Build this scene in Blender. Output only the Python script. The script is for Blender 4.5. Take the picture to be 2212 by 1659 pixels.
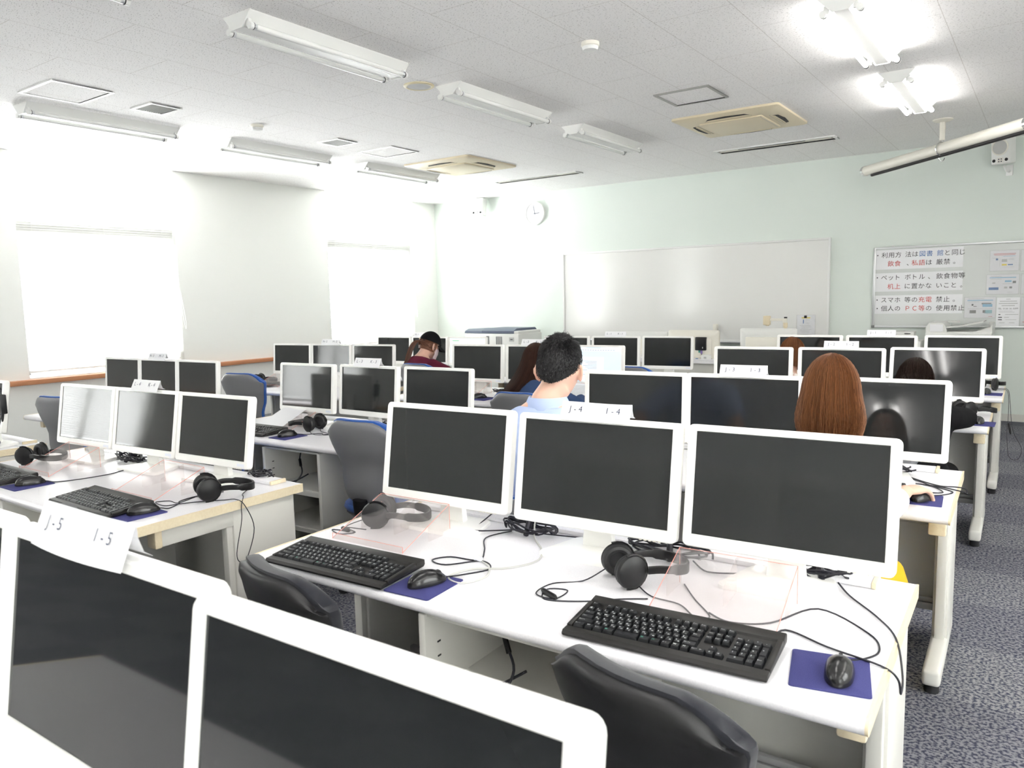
import bpy, bmesh, math, random
from mathutils import Vector as V, Matrix as MX

SC = bpy.context.scene
COL = SC.collection
for o in list(bpy.data.objects):
    bpy.data.objects.remove(o)
PI = math.pi
RAD = math.radians

# ------------------------------------------------------------------ camera
YAW, PITCH, ROLL, EYE = RAD(35.35), RAD(6.53), RAD(-1.32), 1.469
cam_d = bpy.data.cameras.new('camera')
cam_d.sensor_width = 17.3
cam_d.lens = 1643.0 / 2212.0 * 17.3
cam_d.clip_start = 0.02
cam_d.dof.use_dof = True
cam_d.dof.focus_distance = 3.3
cam_d.dof.aperture_fstop = 4.0
cam = bpy.data.objects.new('camera', cam_d)
COL.objects.link(cam)
fw = V((-math.sin(YAW) * math.cos(PITCH), math.cos(YAW) * math.cos(PITCH), -math.sin(PITCH)))
rt = V((math.cos(YAW), math.sin(YAW), 0))
up = rt.cross(fw)
rt2 = rt * math.cos(ROLL) + up * math.sin(ROLL)
up2 = up * math.cos(ROLL) - rt * math.sin(ROLL)
cam.matrix_world = MX(((rt2.x, up2.x, -fw.x, 0), (rt2.y, up2.y, -fw.y, 0), (rt2.z, up2.z, -fw.z, EYE), (0, 0, 0, 1)))
SC.camera = cam

# ------------------------------------------------------------------ light and exposure
SC.view_settings.view_transform = 'Standard'
SC.view_settings.look = 'None'
SC.view_settings.gamma = 1.0
SC.view_settings.use_curve_mapping = False
SC.view_settings.exposure = 2.0
SKY = 6.0
LAMP = 7.0
world = bpy.data.worlds.new('daylight')
SC.world = world
world.use_nodes = True
bg = world.node_tree.nodes['Background']
bg.inputs[0].default_value = (1.0, 0.985, 1.0, 1)
bg.inputs[1].default_value = SKY
SC.cycles.max_bounces = 10
SC.cycles.diffuse_bounces = 6
SC.cycles.glossy_bounces = 4
SC.cycles.transparent_max_bounces = 16
SC.cycles.transmission_bounces = 6
SC.cycles.sample_clamp_indirect = 6.0
SC.cycles.caustics_reflective = False
SC.cycles.caustics_refractive = False
SC.cycles.use_adaptive_sampling = True
SC.cycles.adaptive_threshold = 0.03
SC.cycles.use_denoising = True
def window_portal(y0, y1):
    d = bpy.data.lights.new('window_portal', 'AREA')
    d.shape = 'RECTANGLE'
    d.size, d.size_y = 2.7, y1 - y0
    d.cycles.is_portal = True
    o = bpy.data.objects.new('window_portal', d)
    COL.objects.link(o)
    o.location = (-8.72, (y0 + y1) / 2, 2.1)
    o.rotation_euler = (0, -PI / 2, 0)
WINS = [(3.45, 5.15), (7.46, 9.22), (-1.95, -0.45)]
SIDE = [(-3.3, -0.7), (0.7, 3.3)]               # unseen shaded windows, added beyond the aisle as fill light
for a_, b_ in WINS:
    window_portal(a_, b_)

# ------------------------------------------------------------------ materials
def mat(name, col, rough=0.5, metal=0.0, spec=0.5, **kw):
    m = bpy.data.materials.new(name)
    m.use_nodes = True
    p = m.node_tree.nodes['Principled BSDF']
    p.inputs['Base Color'].default_value = (*col, 1)
    p.inputs['Roughness'].default_value = rough
    p.inputs['Metallic'].default_value = metal
    p.inputs['Specular IOR Level'].default_value = spec
    for k, v in kw.items():
        p.inputs[k.replace('_', ' ')].default_value = v
    return m
def nodes(m):
    return m.node_tree.nodes, m.node_tree.links, m.node_tree.nodes['Principled BSDF']
def noise_mix(m, c1, c2, scale, lo, hi, sc3=(1, 1, 1), bump=0.0, detail=3.0):
    n, l, p = nodes(m)
    tc = n.new('ShaderNodeTexCoord'); mp = n.new('ShaderNodeMapping'); nz = n.new('ShaderNodeTexNoise'); cr = n.new('ShaderNodeValToRGB')
    mp.inputs['Scale'].default_value = sc3
    nz.inputs['Scale'].default_value = scale
    nz.inputs['Detail'].default_value = detail
    cr.color_ramp.elements[0].position = lo; cr.color_ramp.elements[0].color = (*c1, 1)
    cr.color_ramp.elements[1].position = hi; cr.color_ramp.elements[1].color = (*c2, 1)
    l.new(tc.outputs['Object'], mp.inputs[0]); l.new(mp.outputs[0], nz.inputs['Vector']); l.new(nz.outputs[0], cr.inputs[0])
    l.new(cr.outputs[0], p.inputs['Base Color'])
    if bump:
        b = n.new('ShaderNodeBump'); b.inputs['Strength'].default_value = bump; b.inputs['Distance'].default_value = 0.002
        l.new(nz.outputs[0], b.inputs['Height']); l.new(b.outputs[0], p.inputs['Normal'])
    return m, cr
def grain(m, scale=900, strength=0.15, dist=0.0005):
    n, l, p = nodes(m)
    tc = n.new('ShaderNodeTexCoord'); nz = n.new('ShaderNodeTexNoise'); b = n.new('ShaderNodeBump')
    nz.inputs['Scale'].default_value = scale
    b.inputs['Strength'].default_value = strength; b.inputs['Distance'].default_value = dist
    l.new(tc.outputs['Object'], nz.inputs['Vector']); l.new(nz.outputs[0], b.inputs['Height']); l.new(b.outputs[0], p.inputs['Normal'])
    return m

M = {}
M['wall_white'] = grain(mat('wall_white', (0.84, 0.845, 0.815), 0.7), 60, 0.1, 0.003)
M['wall_mint'] = grain(mat('wall_mint', (0.73, 0.785, 0.74), 0.7), 60, 0.1, 0.003)
M['ceiling'] = mat('ceiling_tile', (0.76, 0.75, 0.735), 0.85)
def ceiling_nodes(m):
    n, l, p = nodes(m)
    tc = n.new('ShaderNodeTexCoord')
    mp = n.new('ShaderNodeMapping'); mp.inputs['Location'].default_value = (0.3, 2.407, 0)
    sw = n.new('ShaderNodeSeparateXYZ'); cb = n.new('ShaderNodeCombineXYZ')
    l.new(tc.outputs['Object'], sw.inputs[0]); l.new(sw.outputs[1], cb.inputs[0]); l.new(sw.outputs[0], cb.inputs[1]); l.new(cb.outputs[0], mp.inputs[0])
    br = n.new('ShaderNodeTexBrick')
    br.inputs['Scale'].default_value = 1.0; br.inputs['Brick Width'].default_value = 0.91; br.inputs['Row Height'].default_value = 0.455
    br.inputs['Mortar Size'].default_value = 0.0022; br.inputs['Mortar Smooth'].default_value = 0.2
    br.inputs['Color1'].default_value = (1, 1, 1, 1); br.inputs['Color2'].default_value = (1, 1, 1, 1); br.inputs['Mortar'].default_value = (0.76, 0.74, 0.72, 1)
    l.new(mp.outputs[0], br.inputs['Vector'])
    mp2 = n.new('ShaderNodeMapping'); mp2.inputs['Scale'].default_value = (75, 190, 1)
    mp2.inputs['Rotation'].default_value = (0, 0, 0.4)
    nz = n.new('ShaderNodeTexNoise'); nz.inputs['Scale'].default_value = 1.0; nz.inputs['Detail'].default_value = 1.5
    l.new(tc.outputs['Object'], mp2.inputs[0]); l.new(mp2.outputs[0], nz.inputs['Vector'])
    cr = n.new('ShaderNodeValToRGB')
    cr.color_ramp.elements[0].position = 0.30; cr.color_ramp.elements[0].color = (0.34, 0.33, 0.32, 1)
    cr.color_ramp.elements[1].position = 0.375; cr.color_ramp.elements[1].color = (0.92, 0.905, 0.895, 1)
    l.new(nz.outputs[0], cr.inputs[0])
    mx = n.new('ShaderNodeMixRGB'); mx.blend_type = 'MULTIPLY'; mx.inputs[0].default_value = 1
    l.new(cr.outputs[0], mx.inputs[1]); l.new(br.outputs[0], mx.inputs[2]); l.new(mx.outputs[0], p.inputs['Base Color'])
    b = n.new('ShaderNodeBump'); b.inputs['Strength'].default_value = 0.25; b.inputs['Distance'].default_value = 0.002
    l.new(cr.outputs[0], b.inputs['Height']); l.new(b.outputs[0], p.inputs['Normal'])
ceiling_nodes(M['ceiling'])
M['recess'] = mat('recess_paint', (0.85, 0.85, 0.83), 0.7)
M['carpet'] = mat('carpet', (0.2, 0.2, 0.22), 0.95, spec=0.1)
def carpet_nodes(m):
    n, l, p = nodes(m)
    tc = n.new('ShaderNodeTexCoord'); nz = n.new('ShaderNodeTexNoise'); cr = n.new('ShaderNodeValToRGB')
    nz.inputs['Scale'].default_value = 85; nz.inputs['Detail'].default_value = 2
    cr.color_ramp.elements[0].position = 0.40; cr.color_ramp.elements[0].color = (0.055, 0.06, 0.09, 1)
    cr.color_ramp.elements[1].position = 0.58; cr.color_ramp.elements[1].color = (0.27, 0.27, 0.28, 1)
    ck = n.new('ShaderNodeTexChecker'); ck.inputs['Scale'].default_value = 2.0
    ck.inputs['Color1'].default_value = (1, 1, 1, 1); ck.inputs['Color2'].default_value = (0.8, 0.8, 0.84, 1)
    mx = n.new('ShaderNodeMixRGB'); mx.blend_type = 'MULTIPLY'; mx.inputs[0].default_value = 1
    l.new(tc.outputs['Object'], nz.inputs['Vector']); l.new(nz.outputs[0], cr.inputs[0])
    l.new(tc.outputs['Object'], ck.inputs['Vector'])
    l.new(cr.outputs[0], mx.inputs[1]); l.new(ck.outputs[0], mx.inputs[2]); l.new(mx.outputs[0], p.inputs['Base Color'])
    b = n.new('ShaderNodeBump'); b.inputs['Strength'].default_value = 0.5; b.inputs['Distance'].default_value = 0.004
    l.new(nz.outputs[0], b.inputs['Height']); l.new(b.outputs[0], p.inputs['Normal'])
carpet_nodes(M['carpet'])
M['wood'], _ = noise_mix(mat('sill_wood', (0.5, 0.2, 0.1), 0.4), (0.42, 0.17, 0.075), (0.56, 0.26, 0.13), 8, 0.3, 0.7, (1, 0.06, 1), 0.05)
M['laminate'], _ = noise_mix(mat('desk_laminate', (0.8, 0.79, 0.8), 0.32, spec=0.5), (0.775, 0.765, 0.79), (0.83, 0.82, 0.845), 240, 0.35, 0.65)
M['cream'], _ = noise_mix(mat('cream_edge', (0.76, 0.66, 0.47), 0.5), (0.74, 0.63, 0.44), (0.79, 0.69, 0.50), 120, 0.3, 0.7)
M['steel'] = grain(mat('painted_steel', (0.66, 0.65, 0.61), 0.42), 700, 0.12)
M['steel_grey'] = grain(mat('grey_steel', (0.30, 0.30, 0.30), 0.5), 700, 0.12)
M['rail_grey'] = mat('grey_rail', (0.42, 0.42, 0.42), 0.4, 0.3)
M['rubber'] = mat('black_rubber', (0.02, 0.02, 0.022), 0.6)
M['bezel'] = mat('white_bezel', (0.90, 0.895, 0.865), 0.3)
M['cream_plastic'] = mat('cream_plastic', (0.80, 0.77, 0.69), 0.4)
M['sticker'] = mat('pale_sticker', (0.80, 0.83, 0.90), 0.4)
M['screen'] = mat('dark_screen', (0.015, 0.0165, 0.017), 0.05, spec=0.5)
M['screen_page'] = mat('lit_screen', (0.1, 0.1, 0.1), 0.3)
M['black'] = grain(mat('black_plastic', (0.010, 0.010, 0.011), 0.40, spec=0.35), 1500, 0.2)
M['black_gloss'] = mat('glossy_black', (0.012, 0.012, 0.013), 0.22)
M['kb_body'] = grain(mat('keyboard_plastic', (0.019, 0.018, 0.017), 0.42, spec=0.35), 1500, 0.25)
M['key'] = mat('key_plastic', (0.010, 0.011, 0.013), 0.42, spec=0.35)
M['legend'] = mat('key_legend', (0.85, 0.88, 0.88), 0.5)
M['legend_green'] = mat('key_legend_green', (0.10, 0.45, 0.32), 0.5)
M['cable'] = mat('black_cable', (0.014, 0.014, 0.022), 0.4)
M['cable_grey'] = mat('grey_cable', (0.55, 0.55, 0.52), 0.45)
M['cable_blue'] = mat('blue_cable', (0.03, 0.16, 0.42), 0.4)
M['navy_pad'], _ = noise_mix(mat('navy_mousepad', (0.05, 0.05, 0.2), 0.85, spec=0.2), (0.045, 0.047, 0.165), (0.07, 0.072, 0.22), 600, 0.3, 0.7, bump=0.2)
M['leather'] = mat('ear_pad', (0.014, 0.014, 0.015), 0.5)
M['black_fabric'] = grain(mat('black_fabric', (0.014, 0.015, 0.021), 0.85, spec=0.25, Sheen_Weight=0.25), 1200, 0.5, 0.001)
M['black_shell'] = grain(mat('black_shell', (0.010, 0.010, 0.011), 0.45), 1200, 0.2)
M['grey_shell'] = grain(mat('grey_shell', (0.185, 0.185, 0.20), 0.36), 1200, 0.3)
M['blue_fabric'] = grain(mat('blue_fabric', (0.022, 0.10, 0.40), 0.85, spec=0.25, Sheen_Weight=0.3), 1200, 0.5, 0.001)
M['paper'] = mat('white_paper', (0.84, 0.84, 0.86), 0.6)
M['paper_grey'] = mat('grey_print', (0.50, 0.50, 0.50), 0.6)
M['ink'] = mat('black_ink', (0.025, 0.025, 0.027), 0.6)
M['ink_label'] = mat('label_ink', (0.07, 0.08, 0.13), 0.6)
M['ink_red'] = mat('red_ink', (0.58, 0.035, 0.035), 0.6)
M['ink_blue'] = mat('blue_ink', (0.03, 0.15, 0.42), 0.6)
M['ink_lblue'] = mat('light_blue_ink', (0.22, 0.50, 0.72), 0.6)
M['ink_yellow'] = mat('yellow_ink', (0.85, 0.68, 0.06), 0.6)
M['ink_teal'] = mat('teal_ink', (0.25, 0.52, 0.58), 0.6)
M['alu'] = mat('aluminium', (0.72, 0.73, 0.74), 0.32, 0.75)
M['white_alu'] = mat('white_aluminium', (0.80, 0.80, 0.79), 0.4)
M['chrome'] = mat('chrome', (0.8, 0.8, 0.8), 0.12, 1.0)
M['board'] = mat('whiteboard_enamel', (0.79, 0.785, 0.765), 0.13, spec=0.5)
M['board_grey'] = mat('noticeboard_surface', (0.66, 0.68, 0.665), 0.25)
M['white_paint'] = mat('white_paint', (0.83, 0.83, 0.81), 0.4)
M['tube_off'] = mat('unlit_tube', (0.86, 0.86, 0.84), 0.2)
M['beige'] = mat('yellowed_plastic', (0.74, 0.65, 0.47), 0.45)
M['dark'] = mat('dark_opening', (0.02, 0.02, 0.02), 0.6)
M['vent_grey'] = mat('vent_grey', (0.17, 0.175, 0.175), 0.5)
M['hatch_grey'] = mat('grey_hatch_frame', (0.36, 0.36, 0.34), 0.4, 0.2)
M['rim_yellow'] = mat('yellowed_rim', (0.78, 0.70, 0.48), 0.5)
M['copier'] = mat('copier_plastic', (0.74, 0.74, 0.715), 0.45)
M['copier_dark'] = mat('copier_lid', (0.075, 0.095, 0.15), 0.4)
M['speaker_grille'] = mat('speaker_grille', (0.50, 0.50, 0.49), 0.6)
M['skin'] = mat('skin', (0.74, 0.46, 0.345), 0.48, Subsurface_Weight=0.12)
M['skin'].node_tree.nodes['Principled BSDF'].inputs['Subsurface Radius'].default_value = (0.012, 0.005, 0.003)
M['eye'] = mat('eye', (0.03, 0.02, 0.015), 0.15)
M['polo'] = grain(mat('light_blue_polo', (0.47, 0.56, 0.80), 0.85, spec=0.2), 900, 0.4, 0.001)
M['white_cloth'] = grain(mat('white_blouse', (0.80, 0.80, 0.81), 0.85, spec=0.2), 500, 0.3, 0.001)
M['maroon'] = grain(mat('maroon_sweater', (0.13, 0.016, 0.035), 0.9, spec=0.15), 500, 0.5, 0.002)
M['navy_cloth'] = grain(mat('navy_sweater', (0.035, 0.062, 0.14), 0.9, spec=0.15), 500, 0.5, 0.002)
M['black_cloth'] = grain(mat('black_sweater', (0.008, 0.008, 0.009), 0.9, spec=0.15), 500, 0.5, 0.002)
M['yellow_cloth'] = grain(mat('mustard_skirt', (0.60, 0.38, 0.02), 0.85, spec=0.2), 500, 0.3, 0.001)
M['denim'] = grain(mat('dark_denim', (0.03, 0.045, 0.09), 0.85, spec=0.2), 700, 0.4, 0.001)
M['stripe'], _r = noise_mix(mat('striped_shirt', (0.8, 0.75, 0.7), 0.85, spec=0.2), (0.62, 0.46, 0.40), (0.82, 0.78, 0.74), 1.0, 0.40, 0.55, (110, 3, 0.2))
M['mask'] = mat('mask', (0.80, 0.66, 0.68), 0.8)
def hair_mat(name, c1, c2, rough=0.36):
    m = mat(name, c1, rough, spec=0.35)
    n, l, p = nodes(m)
    g = n.new('ShaderNodeNewGeometry'); cr = n.new('ShaderNodeValToRGB')
    cr.color_ramp.elements[0].color = (*c1, 1); cr.color_ramp.elements[1].color = (*c2, 1)
    l.new(g.outputs['Random Per Island'], cr.inputs[0]); l.new(cr.outputs[0], p.inputs['Base Color'])
    return m
M['hair_black'] = hair_mat('black_hair', (0.007, 0.007, 0.008), (0.020, 0.019, 0.020), 0.6)
M['hair_brown'] = hair_mat('chestnut_hair', (0.085, 0.030, 0.013), (0.27, 0.115, 0.05))
M['hair_dark'] = hair_mat('dark_brown_hair', (0.018, 0.009, 0.007), (0.06, 0.027, 0.017))
M['hair_auburn'] = hair_mat('auburn_hair', (0.06, 0.022, 0.012), (0.17, 0.065, 0.032))
M['hair_curly'] = hair_mat('curly_dark_hair', (0.012, 0.008, 0.006), (0.035, 0.02, 0.014), 0.4)
def glass_mat(name, tint, gloss, diff=0.0, dcol=(0.9, 0.9, 0.9), rough=0.03):
    m = bpy.data.materials.new(name)
    m.use_nodes = True
    n, l = m.node_tree.nodes, m.node_tree.links
    n.clear()
    out = n.new('ShaderNodeOutputMaterial'); tr = n.new('ShaderNodeBsdfTransparent'); gl = n.new('ShaderNodeBsdfGlossy'); mx = n.new('ShaderNodeMixShader')
    tr.inputs[0].default_value = (*tint, 1); gl.inputs['Roughness'].default_value = rough
    mx.inputs[0].default_value = gloss
    l.new(tr.outputs[0], mx.inputs[1]); l.new(gl.outputs[0], mx.inputs[2])
    last = mx
    if diff:
        df = n.new('ShaderNodeBsdfDiffuse'); df.inputs[0].default_value = (*dcol, 1)
        m2 = n.new('ShaderNodeMixShader'); m2.inputs[0].default_value = diff
        l.new(mx.outputs[0], m2.inputs[1]); l.new(df.outputs[0], m2.inputs[2]); last = m2
    l.new(last.outputs[0], out.inputs[0])
    return m
M['glass'] = glass_mat('window_glass', (0.96, 0.98, 0.97), 0.05)
M['acrylic'] = glass_mat('clear_acrylic', (0.99, 0.975, 0.972), 0.06, 0.05, (0.9, 0.86, 0.86))
M['plastic_sleeve'] = glass_mat('plastic_sleeve', (0.98, 0.98, 0.985), 0.05, 0.08)
M['acrylic_edge'] = mat('red_acrylic_edge', (0.82, 0.30, 0.24), 0.3)
def slat_mat():
    m = bpy.data.materials.new('blind_slat')
    m.use_nodes = True
    n, l = m.node_tree.nodes, m.node_tree.links
    p = n['Principled BSDF']; p.inputs['Base Color'].default_value = (0.86, 0.86, 0.84, 1); p.inputs['Roughness'].default_value = 0.4
    tl = n.new('ShaderNodeBsdfTranslucent'); tl.inputs[0].default_value = (0.86, 0.86, 0.84, 1)
    mx = n.new('ShaderNodeMixShader'); mx.inputs[0].default_value = 0.13
    l.new(p.outputs[0], mx.inputs[1]); l.new(tl.outputs[0], mx.inputs[2]); l.new(mx.outputs[0], n['Material Output'].inputs[0])
    return m
M['slat'] = slat_mat()
def shade_mat():
    m = slat_mat(); m.name = 'fill_shade_cloth'
    for nd in m.node_tree.nodes:
        if nd.type == 'MIX_SHADER': nd.inputs[0].default_value = 0.55
    return m
M['shade'] = shade_mat()
def emit(name, col, s):
    m = mat(name, col, 0.3)
    p = m.node_tree.nodes['Principled BSDF']
    p.inputs['Emission Color'].default_value = (*col, 1); p.inputs['Emission Strength'].default_value = s
    return m
M['tube_on'] = emit('lit_tube', (1.0, 0.98, 0.955), LAMP)
M['page_doc'] = emit('document_page', (0.62, 0.71, 0.80), 0.20)
M['page_bg'] = emit('document_background', (0.55, 0.65, 0.76), 0.17)
M['page_web'] = emit('web_page', (0.70, 0.77, 0.78), 0.20)
M['page_ink'] = emit('screen_text', (0.25, 0.32, 0.42), 0.08)
M['page_green'] = emit('screen_green', (0.15, 0.5, 0.25), 0.12)

# ------------------------------------------------------------------ mesh building
def xf(loc=(0, 0, 0), rz=0.0, rx=0.0, ry=0.0, sc=(1, 1, 1)):
    return MX.Translation(loc) @ MX.Rotation(rz, 4, 'Z') @ MX.Rotation(ry, 4, 'Y') @ MX.Rotation(rx, 4, 'X') @ MX.Diagonal((*sc, 1))
def frames(pts):
    T = []
    for i in range(len(pts)):
        a = pts[max(i - 1, 0)]; b = pts[min(i + 1, len(pts) - 1)]
        d = (b - a)
        T.append(d.normalized() if d.length > 1e-9 else V((0, 0, 1)))
    ref = V((0, 0, 1)) if abs(T[0].z) < 0.9 else V((1, 0, 0))
    n = (ref - T[0] * ref.dot(T[0])).normalized()
    N = [n]
    for i in range(1, len(T)):
        n = N[-1] - T[i] * N[-1].dot(T[i])
        if n.length < 1e-6:
            n = T[i].orthogonal()
        N.append(n.normalized())
    return T, N
def smooth_path(pts, k=6):
    P = [V(p) for p in pts]
    out = []
    for i in range(len(P) - 1):
        p0 = P[max(i - 1, 0)]; p1 = P[i]; p2 = P[i + 1]; p3 = P[min(i + 2, len(P) - 1)]
        for j in range(k):
            t = j / k
            out.append(0.5 * ((2 * p1) + (p2 - p0) * t + (2 * p0 - 5 * p1 + 4 * p2 - p3) * t * t + (3 * p1 - p0 - 3 * p2 + p3) * t ** 3))
    out.append(P[-1])
    return out
class MB:
    def __init__(s):
        s.v = []; s.f = []; s.m = []; s.mi = 0
    def raw(s, v, f, X=None):
        b = len(s.v)
        for p in v:
            p = V(p)
            s.v.append(X @ p if X is not None else p)
        for q in f:
            s.f.append([b + i for i in q]); s.m.append(s.mi)
        return s
    def box(s, c, d, bev=0.0, seg=2, X=None):
        x, y, z = d[0] / 2, d[1] / 2, d[2] / 2
        vs = [(c[0] + i * x, c[1] + j * y, c[2] + k * z) for i in (-1, 1) for j in (-1, 1) for k in (-1, 1)]
        fs = [(0, 1, 3, 2), (4, 6, 7, 5), (0, 4, 5, 1), (2, 3, 7, 6), (0, 2, 6, 4), (1, 5, 7, 3)]
        if bev <= 0:
            return s.raw(vs, fs, X)
        bm = bmesh.new()
        bv = [bm.verts.new(p) for p in vs]
        for q in fs:
            bm.faces.new([bv[i] for i in q])
        bmesh.ops.bevel(bm, geom=list(bm.edges), offset=bev, segments=seg, profile=0.5, affect='EDGES')
        s.frombm(bm, X)
        return s
    def frombm(s, bm, X=None):
        bm.verts.index_update()
        s.raw([v.co.copy() for v in bm.verts], [[v.index for v in f.verts] for f in bm.faces], X)
        bm.free()
    def prism(s, poly, h0, h1, X=None):
        n = len(poly)
        v = [(p[0], p[1], h0) for p in poly] + [(p[0], p[1], h1) for p in poly]
        f = [[(i + 1) % n, i, n + i, n + (i + 1) % n][::-1] for i in range(n)]
        f.append(list(range(n))[::-1]); f.append(list(range(n, 2 * n)))
        return s.raw(v, f, X)
    def xprism(s, poly, x0, x1, X=None):     # profile in (y, z), swept along x
        n = len(poly)
        v = [(x0, p[0], p[1]) for p in poly] + [(x1, p[0], p[1]) for p in poly]
        f = [[i, (i + 1) % n, n + (i + 1) % n, n + i] for i in range(n)]
        f.append(list(range(n))[::-1]); f.append(list(range(n, 2 * n)))
        return s.raw(v, f, X)
    def yprism(s, poly, y0, y1, X=None):     # profile in (x, z), swept along y
        n = len(poly)
        v = [(p[0], y0, p[1]) for p in poly] + [(p[0], y1, p[1]) for p in poly]
        f = [[i, (i + 1) % n, n + (i + 1) % n, n + i][::-1] for i in range(n)]
        f.append(list(range(n))); f.append(list(range(n, 2 * n))[::-1])
        return s.raw(v, f, X)
    def tube(s, pts, r, n=8, cap=True, X=None, flat=None):
        pts = [V(p) for p in pts]
        T, N = frames(pts)
        v = []; f = []
        for i, p in enumerate(pts):
            ri = r[i] if isinstance(r, (list, tuple)) else r
            B = T[i].cross(N[i])
            for k in range(n):
                a = 2 * PI * k / n
                v.append(p + N[i] * (ri * math.cos(a)) + B * (ri * (flat or 1.0) * math.sin(a)))
        for i in range(len(pts) - 1):
            for k in range(n):
                f.append([i * n + k, i * n + (k + 1) % n, (i + 1) * n + (k + 1) % n, (i + 1) * n + k])
        if cap:
            f.append(list(range(n))[::-1]); f.append([(len(pts) - 1) * n + k for k in range(n)])
        return s.raw(v, f, X)
    def cyl(s, p0, p1, r0, r1=None, n=20, X=None):
        return s.tube([p0, p1], [r0, r0 if r1 is None else r1], n, True, X)
    def lathe(s, prof, n=28, X=None):
        v = []; f = []
        for (r, z) in prof:
            for k in range(n):
                a = 2 * PI * k / n
                v.append((r * math.cos(a), r * math.sin(a), z))
        m = len(prof)
        for i in range(m - 1):
            for k in range(n):
                f.append([i * n + k, i * n + (k + 1) % n, (i + 1) * n + (k + 1) % n, (i + 1) * n + k])
        f.append(list(range(n))[::-1]); f.append([(m - 1) * n + k for k in range(n)])
        return s.raw(v, f, X)
    def sphere(s, c, r, n=20, m=14, fn=None, X=None):
        v = []; f = []
        for i in range(m + 1):
            th = PI * i / m
            for k in range(n):
                a = 2 * PI * k / n
                u = V((math.sin(th) * math.cos(a), math.sin(th) * math.sin(a), math.cos(th)))
                p = fn(u) if fn else V((u.x * r[0], u.y * r[1], u.z * r[2]))
                v.append(V(c) + p)
        for i in range(m):
            for k in range(n):
                f.append([i * n + k, (i + 1) * n + k, (i + 1) * n + (k + 1) % n, i * n + (k + 1) % n])
        return s.raw(v, f, X)
    def loft(s, rings, X=None, cap=True):
        n = len(rings[0]); v = []; f = []
        for R in rings:
            v += [V(p) for p in R]
        for i in range(len(rings) - 1):
            for k in range(n):
                f.append([i * n + k, i * n + (k + 1) % n, (i + 1) * n + (k + 1) % n, (i + 1) * n + k])
        if cap:
            f.append(list(range(n))[::-1]); f.append([(len(rings) - 1) * n + k for k in range(n)])
        return s.raw(v, f, X)
    def grid(s, P, X=None):
        a, b = len(P), len(P[0])
        return s.raw([p for r in P for p in r], [[i * b + j, (i + 1) * b + j, (i + 1) * b + j + 1, i * b + j + 1] for i in range(a - 1) for j in range(b - 1)], X)
    def mesh(s, name, mats, ang=35):
        me = bpy.data.meshes.new(name)
        me.from_pydata([tuple(p) for p in s.v], [], s.f)
        if not isinstance(mats, (list, tuple)):
            mats = [mats]
        for m in mats:
            me.materials.append(m)
        if len(mats) > 1:
            me.polygons.foreach_set('material_index', s.m)
        bm = bmesh.new(); bm.from_mesh(me)
        bmesh.ops.remove_doubles(bm, verts=bm.verts, dist=1e-6)
        bmesh.ops.recalc_face_normals(bm, faces=bm.faces)
        lim = RAD(ang)
        for f in bm.faces:
            f.smooth = True
        for e in bm.edges:
            if len(e.link_faces) == 2:
                if e.calc_face_angle(0) > lim:
                    e.smooth = False
        bm.to_mesh(me); bm.free()
        return me
    def done(s, name, mats, parent=None, X=None, ang=35):
        o = bpy.data.objects.new(name, s.mesh(name, mats, ang))
        COL.objects.link(o)
        if parent is not None:
            o.parent = parent
        if X is not None:
            o.matrix_local = X
        return o
def tag(o, label=None, cat=None, group=None, kind=None):
    if label: o['label'] = label
    if cat: o['category'] = cat
    if group: o['group'] = group
    if kind: o['kind'] = kind
    return o
def thing(name, label, cat, loc=(0, 0, 0), rz=0.0, group=None):
    o = bpy.data.objects.new(name, None)
    o.empty_display_size = 0.05
    COL.objects.link(o)
    o.location = loc; o.rotation_euler = (0, 0, rz)
    return tag(o, label, cat, group)
def dup(o, parent=None, **kw):
    c = o.copy(); COL.objects.link(c)
    if parent is not None:
        c.parent = parent
    for ch in list(o.children):
        dup(ch, c)
    for k in ('label', 'category', 'group'):
        if k in kw: c[k] = kw[k]
    return c
USED = set()
def use(proto, label, loc, rz=0.0, group=None, sc=None):
    o = proto if proto.name not in USED else dup(proto)
    USED.add(proto.name); USED.add(o.name)
    o.location = loc; o.rotation_euler = (0, 0, rz)
    if sc: o.scale = sc
    o['label'] = label
    if group: o['group'] = group
    return o
def child(o, stem_):
    for c in o.children:
        if c.name.split('.')[0] == stem_:
            return c
# lettering
_font_curve = bpy.data.curves.new('lettering_source', 'FONT')
_font_curve.resolution_u = 2
_font_obj = bpy.data.objects.new('lettering_source', _font_curve)
COL.objects.link(_font_obj)
_glyphs = {}
def glyph(ch):
    if ch not in _glyphs:
        _font_curve.body = ch
        dg = bpy.context.evaluated_depsgraph_get(); dg.update()
        me = bpy.data.meshes.new_from_object(_font_obj.evaluated_get(dg))
        vs = [v.co.copy() for v in me.vertices]; fs = [list(p.vertices) for p in me.polygons]
        bpy.data.meshes.remove(me)
        if vs:
            x0 = min(v.x for v in vs); x1 = max(v.x for v in vs); y0 = min(v.y for v in vs); y1 = max(v.y for v in vs)
        else:
            x0 = x1 = y0 = y1 = 0
        _glyphs[ch] = (vs, fs, x0, x1, y0, y1)
    return _glyphs[ch]
def put_glyph(mb, ch, X, size, centre=True):
    vs, fs, x0, x1, y0, y1 = glyph(ch)
    if not vs: return
    ox = (x0 + x1) / 2 if centre else x0
    mb.raw([((v.x - ox) * size, (v.y - 0.35) * size, 0) for v in vs], fs, X)
def text(mb, s, X, size, pitch):            # fixed-pitch line in the XY plane of X
    for i, ch in enumerate(s):
        if ch != ' ':
            put_glyph(mb, ch, X @ MX.Translation(((i + 0.5) * pitch, 0, 0)), size)
UPRIGHT = MX.Rotation(PI / 2, 4, 'X')      # XY plane -> XZ plane, read from -Y
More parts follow.
